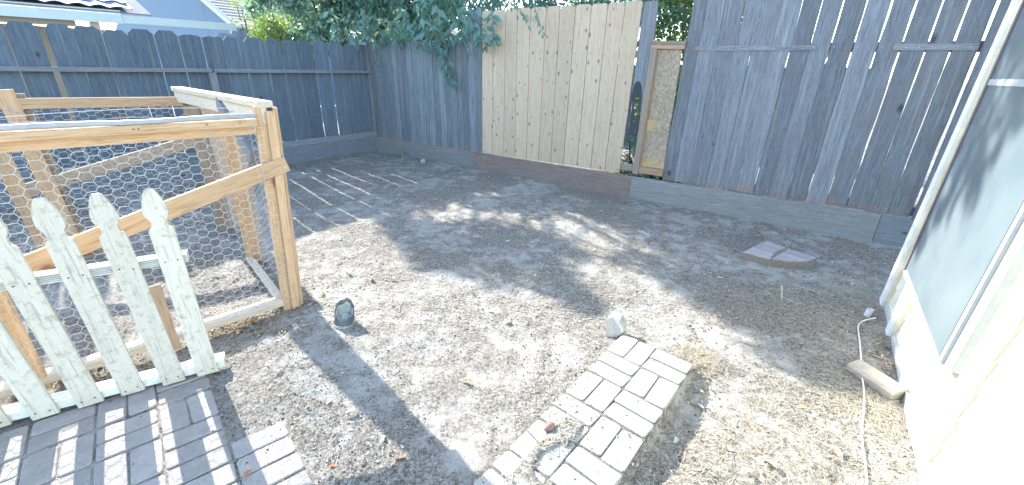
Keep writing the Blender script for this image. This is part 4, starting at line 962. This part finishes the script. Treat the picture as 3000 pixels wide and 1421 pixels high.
oct_v = [(1, 0, 0), (0, 1, 0), (-1, 0, 0), (0, -1, 0), (0, 0, 1), (0, 0, -0.6)]; oct_f = [[0, 1, 4], [1, 2, 4], [2, 3, 4], [3, 0, 4], [1, 0, 5], [2, 1, 5], [3, 2, 5], [0, 3, 5]]
for _ in range(120000):
    y_ = 0.8 * math.exp(rnd.random() * math.log(9.5)); x_ = rnd.uniform(-1, 1) * (1.22 * y_ + 0.1)
    p = Vector((x_, y_, 0)); q = p - PO
    onpat = q.dot(UA) < 0.46 and q.dot(VA) > -0.25 or (q.dot(UA) < 0.70 and q.dot(VA) > 0.47)
    if onpat and rnd.random() > 0.06: continue
    q2 = p - QO; onpath = 0 < q2.dot(QP) < 0.453 and q2.dot(QL) > 0
    if onpath and rnd.random() > (0.85 if ground_z(x_, y_) > 0.06 else 0.22): continue
    if (p - PW.a).dot(nW) < 0.02 and y_ < 3.2: continue
    if (p - PR.a).dot(PR.n) > 0 or (p - PL.a).dot(PL.n) < 0: continue
    dens_ = noise.noise(Vector((x_ * 1.7, y_ * 1.7, 9))) + 0.5 * noise.noise(Vector((x_ * 6, y_ * 6, 4)))
    if rnd.random() > 0.45 + 1.5 * dens_: continue
    s = 0.0018 + 0.0048 * rnd.random() ** 3.5; s *= (0.75 + 0.15 * y_)
    z_ = ground_z(x_, y_)
    if onpath: z_ = max(z_, 0.060)
    if onpat: z_ = max(z_, 0.014)
    b = len(V); a = rnd.uniform(0, 6.28); ca, sa = math.cos(a), math.sin(a); ex, ey, ez = s * rnd.uniform(.7, 1.6), s * rnd.uniform(.6, 1.1), s * rnd.uniform(.4, .9)
    for vx, vy, vz in oct_v: V.append((x_ + (vx * ex) * ca - vy * ey * sa, y_ + vx * ex * sa + vy * ey * ca, z_ + vz * ez + ez * .35))
    F += [[b + i for i in f_] for f_ in oct_f]
tag(link('soil_crumbs', V, F, M_CLOD), 'small clods and grit covering the dirt', 'soil', kind='stuff')

# ------------------------------------------------------------------ foliage
def rdir(r_): 
    while True:
        v = Vector((r_.uniform(-1, 1), r_.uniform(-1, 1), r_.uniform(-1, 1)))
        if 0.05 < v.length < 1: return v.normalized()
def cluster(V, F, c, r, n, L, W, r_, droop=0.5, squash=1.0):
    for _ in range(n):
        o = rdir(r_) * r * (r_.random() ** 0.4); o.z *= squash
        d = rdir(r_); d.z = d.z * 0.6 - droop
        leaf_geo(V, F, c + o, d, rdir(r_), L * r_.uniform(.6, 1.2), W * r_.uniform(.7, 1.2))
rt_ = random.Random(11)
def back(p, s):      # point above a ground shadow spot, s metres back along the sun's azimuth
    return Vector((p.x + math.sin(SUN_AZ) * s, p.y + math.cos(SUN_AZ) * s, s * math.tan(SUN_EL)))
tree = thing('tree', 'large blue-green leafy tree rising behind the fence corner, its crown overhanging the yard', 'tree', C0 + Vector((-1.0, 1.6, 0)))
V, F = [], []
shade = [(1180,640,.30,7),(1250,700,.34,7),(1320,735,.34,7.4),(1420,770,.32,7),(1500,745,.30,6.8),(1600,780,.22,7),(1400,700,.36,6.6),(1500,690,.3,7.2),(1610,720,.28,6.6),(1280,770,.2,7),(1680,870,.16,7),(1650,850,.14,7.2),(1720,890,.14,7.1),
 (1980,800,.28,7.2),(2080,850,.26,7),(2160,900,.24,7.4),(2200,820,.34,7),(2300,870,.34,7.3),(2330,960,.26,7.6),(2420,1010,.26,7.4),(2420,900,.34,7.6),(2520,960,.28,7.8),(2260,960,.18,7.6),(2500,1050,.2,7.6),
 (2300,770,.45,7),(2450,800,.45,7.2),(2100,740,.40,6.8),(2000,640,.26,6.4),(2200,680,.5,6.4),(2050,640,.5,6),(1900,600,.5,5.6),(1750,590,.45,5.4),(1620,560,.5,5.2),(1480,540,.45,5),(1350,520,.45,4.6),(1250,500,.45,4.2),(1300,560,.3,5),(2400,700,.5,7),(2550,760,.45,7.6),(2550,880,.3,7.8),
 (1200,570,.22,5),(1120,545,.18,4.8),(1600,500,.5,4.2),(1800,540,.5,4.8),(2000,580,.5,5.4)]
for x, y, r, s in shade:
    c = back(gp(x, y), s); cluster(V, F, c, r, int(560 * r * r / 0.1 * 0.62), 0.15, 0.052, rt_, 0.5)
for x, y, r, s in ((1250,590,.25,5.2),(1330,575,.3,5),(1420,600,.22,5.3),(1520,605,.3,5.6),(1180,600,.2,5.2),(2620,900,.2,8),(2560,1000,.22,8),(2480,1120,.16,8),(2350,1060,.16,8)):
    cluster(V, F, back(gp(x, y), s), r, int(340 * r * r / 0.1), 0.15, 0.052, rt_, 0.5)
for t_, z_, r, s in ((0.2,.5,.22,8),(0.1,.9,.25,8),(.1,1.3,.28,8),(.15,1.8,.3,8),(.4,1.1,.25,8.2),(.5,1.6,.3,8.2),(.5,.75,.16,8.2),(.8,1.3,.26,8.4),(.9,1.9,.3,8.4),(.75,.95,.12,8.4),(1.2,1.6,.25,8.4),(1.3,2.1,.3,8.4),(1.1,1.15,.14,8.4),(.3,.2,.16,8.2),(.6,2.3,.4,8.2),(1.5,1.8,.2,8.4)):
    q = PW.P(t_, z_); cluster(V, F, q + Vector((math.sin(SUN_AZ) * s, math.cos(SUN_AZ) * s, s * math.tan(SUN_EL))), r, int(400 * r * r / 0.1), 0.15, 0.052, rt_, 0.5)
# crown seen over the fence, behind the plane of the back fence
for _ in range(150):
    t = rt_.uniform(-1.5, 2.75); off = rt_.uniform(0.1, 1.6); z = rt_.uniform(2.05, 4.2)
    if t < -0.6 and z < 2.35: continue
    if t < -1.2 and z < 2.7: continue
    cluster(V, F, PR.P(t, z, off), rt_.uniform(.18, .38), 60, 0.20, 0.055, rt_, 0.9)
tag(link('crown', V, F, M_LEAF, tree), kind='stuff')
V, F = [], []
base = tree.location
for dx, dy, h in ((0, 0, 4.4), (-.7, .5, 4.6), (.9, .2, 4.2)):
    tube_geo([base + Vector((0, 0, -.05)), base + Vector((dx * .2, dy * .2, 1.2)), base + Vector((dx, dy, 2.6)), base + Vector((dx * 1.9, dy * 1.9, h))], [.17, .13, .09, .03], 9, V, F)
link('trunk', V, F, M_BARK, tree, smooth=True)
V, F = [], []
for _ in range(60):
    a = base + Vector((rt_.uniform(-.6, .9), rt_.uniform(-.3, .5), rt_.uniform(1.8, 3.4))); x, y, r, s = rt_.choice(shade); b_ = back(gp(x, y), s)
    mid = a.lerp(b_, .5) + rdir(rt_) * .25 + Vector((0, 0, .15)); tube_geo([a, a.lerp(mid, .5) + rdir(rt_) * .08, mid, mid.lerp(b_, .6) + rdir(rt_) * .08, b_], [.03, .022, .016, .01, .004], 5, V, F)
link('branches', V, F, M_BARK, tree)

# hanging sprays in front of the back fence: individual leaves as parts
vine = thing('hanging_branches', 'drooping sprays of long blue-green leaves hanging over the top of the corner fence section', 'vine', PR.P(1.5, 2.0, -0.25))
leaf_meshes = []
for s in range(6):
    v_, f_ = [], []; leaf_geo(v_, f_, Vector((0, 0, 0)), Vector((0, 1, 0)), Vector((0, 0, 1)), 1.0, 0.30 + 0.03 * s)
    me = bpy.data.meshes.new('leaf'); me.from_pydata([tuple(q) for q in v_], [], f_); me.materials.append(M_LEAF); leaf_meshes.append(me)
nleaf = 0
def spray(px, py, px2, py2, off, n, L, parent=vine, spread=0.10):
    """a drooping twig between two measured points a little in front of the fence"""
    global nleaf
    def onp(x, y):
        d = ray(x, y); a = PR.P(0, 0, -off); t = (a - EYE).dot(PR.n) / d.dot(PR.n); return EYE + d * t
    A, B = onp(px, py), onp(px2, py2); mid = A.lerp(B, .5) + Vector((0, 0, .05)) - PR.n * .05
    pts = [A, A.lerp(mid, .6) + rdir(rt_) * .02, mid, mid.lerp(B, .6) + rdir(rt_) * .02, B]
    V, F = tube_geo(pts, [.006, .005, .004, .003, .002], 5); link('twig', V, F, M_TWIG, parent)
    for i in range(n):
        s = rt_.random() ** 0.7; k = min(3, int(s * 4)); p = pts[k].lerp(pts[k + 1], s * 4 - k) + rdir(rt_) * spread * rt_.random()
        d = rdir(rt_); d.z = d.z * .5 - .8; d.normalize(); nn_ = rdir(rt_); x = d.cross(nn_).normalized(); z_ = x.cross(d); sc = L * rt_.uniform(.65, 1.25)
        m = Matrix.Identity(4)
        for q in range(3): m[q][0], m[q][1], m[q][2], m[q][3] = x[q] * sc, d[q] * sc, z_[q] * sc, p[q]
        place('leaf', leaf_meshes[rt_.randrange(6)], parent, m); nleaf += 1
spray(1290, 90, 1325, 245, .18, 62, .15); spray(1270, 100, 1300, 200, .14, 30, .15)
spray(1110, 110, 1107, 200, .15, 24, .11); spray(1000, 95, 990, 125, .15, 8, .13); spray(1030, 105, 1022, 130, .12, 6, .11)
spray(1440, 20, 1455, 110, .20, 22, .17, spread=.06); spray(1150, 60, 1160, 120, .2, 26, .14); spray(1210, 60, 1230, 120, .25, 26, .15); spray(1340, 40, 1370, 110, .25, 26, .16); spray(1080, 60, 1070, 115, .2, 20, .13)
for x_, dy_ in ((905, 20), (945, 34), (985, 20), (1035, 30), (1075, 22), (1120, 30), (1165, 40), (1200, 26), (1245, 50), (1285, 44), (1330, 30), (1375, 36), (1405, 24)):
    spray(x_ - 8, 30 + rt_.uniform(-25, 10), x_ + rt_.uniform(-10, 14), 95 + dy_, rt_.uniform(.10, .3), 26, .19, spread=.16)
spray(1500, 0, 1545, 60, .18, 18, .09); spray(1560, 0, 1590, 95, .16, 20, .075)
print('leaf parts', nleaf)

def bush(name, label, cx, cy, z0, z1, r, n, mat, L=0.09, W=0.035, cat='bush', ksq=1.0, holes=0.0):
    t_ = thing(name, label, cat, Vector((cx, cy, 0)))
    V, F = [], []
    for _ in range(n):
        a = rt_.uniform(0, 6.28); rr = r * math.sqrt(rt_.random()); z = rt_.uniform(z0, z1)
        cluster(V, F, Vector((cx + rr * math.cos(a), cy + rr * math.sin(a), z)), .17, 45, L, W, rt_, .2)
    tag(link('crown', V, F, mat, t_), kind='stuff')
    V, F = [], []
    for k in range(7):
        a = k * .9; tube_geo([Vector((cx, cy, -.05)), Vector((cx + .2 * r * math.cos(a), cy + .2 * r * math.sin(a), z0 * .6)), Vector((cx + .7 * r * math.cos(a), cy + .7 * r * math.sin(a), (z0 + z1) / 2)), Vector((cx + .8 * r * math.cos(a), cy + .8 * r * math.sin(a), z1))], [.05, .035, .015, .004], 6, V, F)
    link('stems', V, F, M_BARK, t_); return t_
p = EYE + ray(860, 60) * 9.6; bush('bush', 'bright green leafy shrub behind the left fence, just left of the big tree', p.x, p.y, 1.9, 2.75, .85, 120, M_LEAFL)
p = EYE + ray(735, 45) * 12.5; bush('bush', 'pale yellow-green shrub in front of the brown shingle roof', p.x, p.y, 2.0, 3.3, .40, 26, M_LEAFY, 0.07, 0.035)
pg = PR.P(5.75, 0, 1.6); bush('bush', 'sunlit green bush showing through the gap above the chipboard', pg.x, pg.y, 0.9, 3.6, .9, 300, M_LEAFL, 0.08, 0.04)
pg = PR.P(3.9, 0, 1.8); bush('bush', 'dark green bush top showing over the pale new boards', pg.x, pg.y, 2.2, 3.5, 1.5, 260, M_LEAF, 0.12, 0.04)
pg = PR.P(6.6, 0, 5.0); bush('bush', 'pink-twigged bare shrub behind the gap above the chipboard', pg.x, pg.y, 1.5, 2.9, 1.0, 30, litterleaf('pinkish_leaf', (0.50, 0.36, 0.32)), 0.05, 0.02)
pg = PR.P(5.45, 0, 0.55); bush('bush', 'dark low weed clump behind the arched gap beside the new boards', pg.x, pg.y, 0.05, 0.75, .45, 46, M_LEAF, 0.08, 0.03)
V, F = [], []
for _ in range(2600):
    q = PR.P(rt_.uniform(4.6, 6.4), 0.0, rt_.uniform(.3, 2.6)); a = rt_.uniform(0, 6.28)
    blade(V, F, q, (math.cos(a), math.sin(a), rt_.uniform(.6, 2)), rt_.uniform(.15, .5), .006, .3)
tag(link('neighbour_weeds', V, F, M_STRAW), 'tall dry weeds seen through the gap beside the new boards', 'weeds', kind='stuff')
fb = thing('board_fence', 'blue-grey board fence far behind, seen through the arched gap beside the new boards', 'fence', PR.P(5, 0, 4.0))
PX = Plane(PR.P(2.0, 0, 4.0), PR.P(9.0, 0, 4.4))
for i in range(24):
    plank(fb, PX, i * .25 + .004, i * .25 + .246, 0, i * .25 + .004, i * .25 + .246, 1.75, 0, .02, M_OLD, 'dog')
# labels for the many leaves, tufts and clumps: by colour, nearest landmark and order from the left
marks = [('beside the brick path', gp(1700, 1150)), ('under the coop', gp(620, 860)), ('beside the coop post', gp(860, 900)), ('along the left fence', gp(980, 480)), ('in front of the pale boards', gp(1500, 560)),
         ('below the tall grey fence', gp(2250, 670)), ('beside the moulded slab', gp(2275, 760)), ('by the house corner', gp(2560, 900)), ('beside the sandy block', gp(2570, 1150)), ('behind the pickets', gp(250, 1060)),
         ('in the middle of the yard', gp(1300, 750)), ('on the open dirt right of the post shadow', gp(1250, 1050)), ('on the open dirt left of the post shadow', gp(800, 1120)), ('on the dirt right of the path', gp(2200, 1250)), ('on the dirt behind the path head', gp(1850, 780)), ('at the near end of the post shadow', gp(1150, 1330))]
cols_ = {'fallen_leaf_tan': 'tan', 'fallen_leaf_brown': 'brown', 'fallen_leaf_pale': 'pale', 'fallen_leaf_yellow': 'yellow', 'fallen_leaf_green': 'green', 'fallen_leaf_orange': 'orange'}
bpy.context.view_layer.update(); sets = {}
for o in col.objects:
    if o.get('group') in (G1, GD, GG):
        p = o.location; mk = min(marks, key=lambda k: (k[1] - p).length)[0]
        kind = cols_[o.data.materials[0].name] + ' fallen leaf' if o['group'] == G1 else ('dry straw tuft' if o['group'] == GD else 'green grass clump')
        sets.setdefault((kind, mk), []).append(o)
names_ = ['leftmost', 'second from the left', 'third from the left', 'fourth from the left', 'fifth from the left', 'sixth from the left', 'seventh from the left', 'eighth from the left', 'ninth from the left', 'tenth from the left']
for (kind, mk), os_ in sets.items():
    os_.sort(key=lambda o: o.location.x / max(.1, o.location.y))
    for i, o in enumerate(os_):
        if len(os_) == 1: o['label'] = 'the single %s %s' % (kind, mk)
        elif i == len(os_) - 1: o['label'] = 'rightmost %s %s' % (kind, mk)
        else: o['label'] = '%s of the %ss %s' % (names_[i], kind.replace('leaf', 'leave'), mk)
print('done')
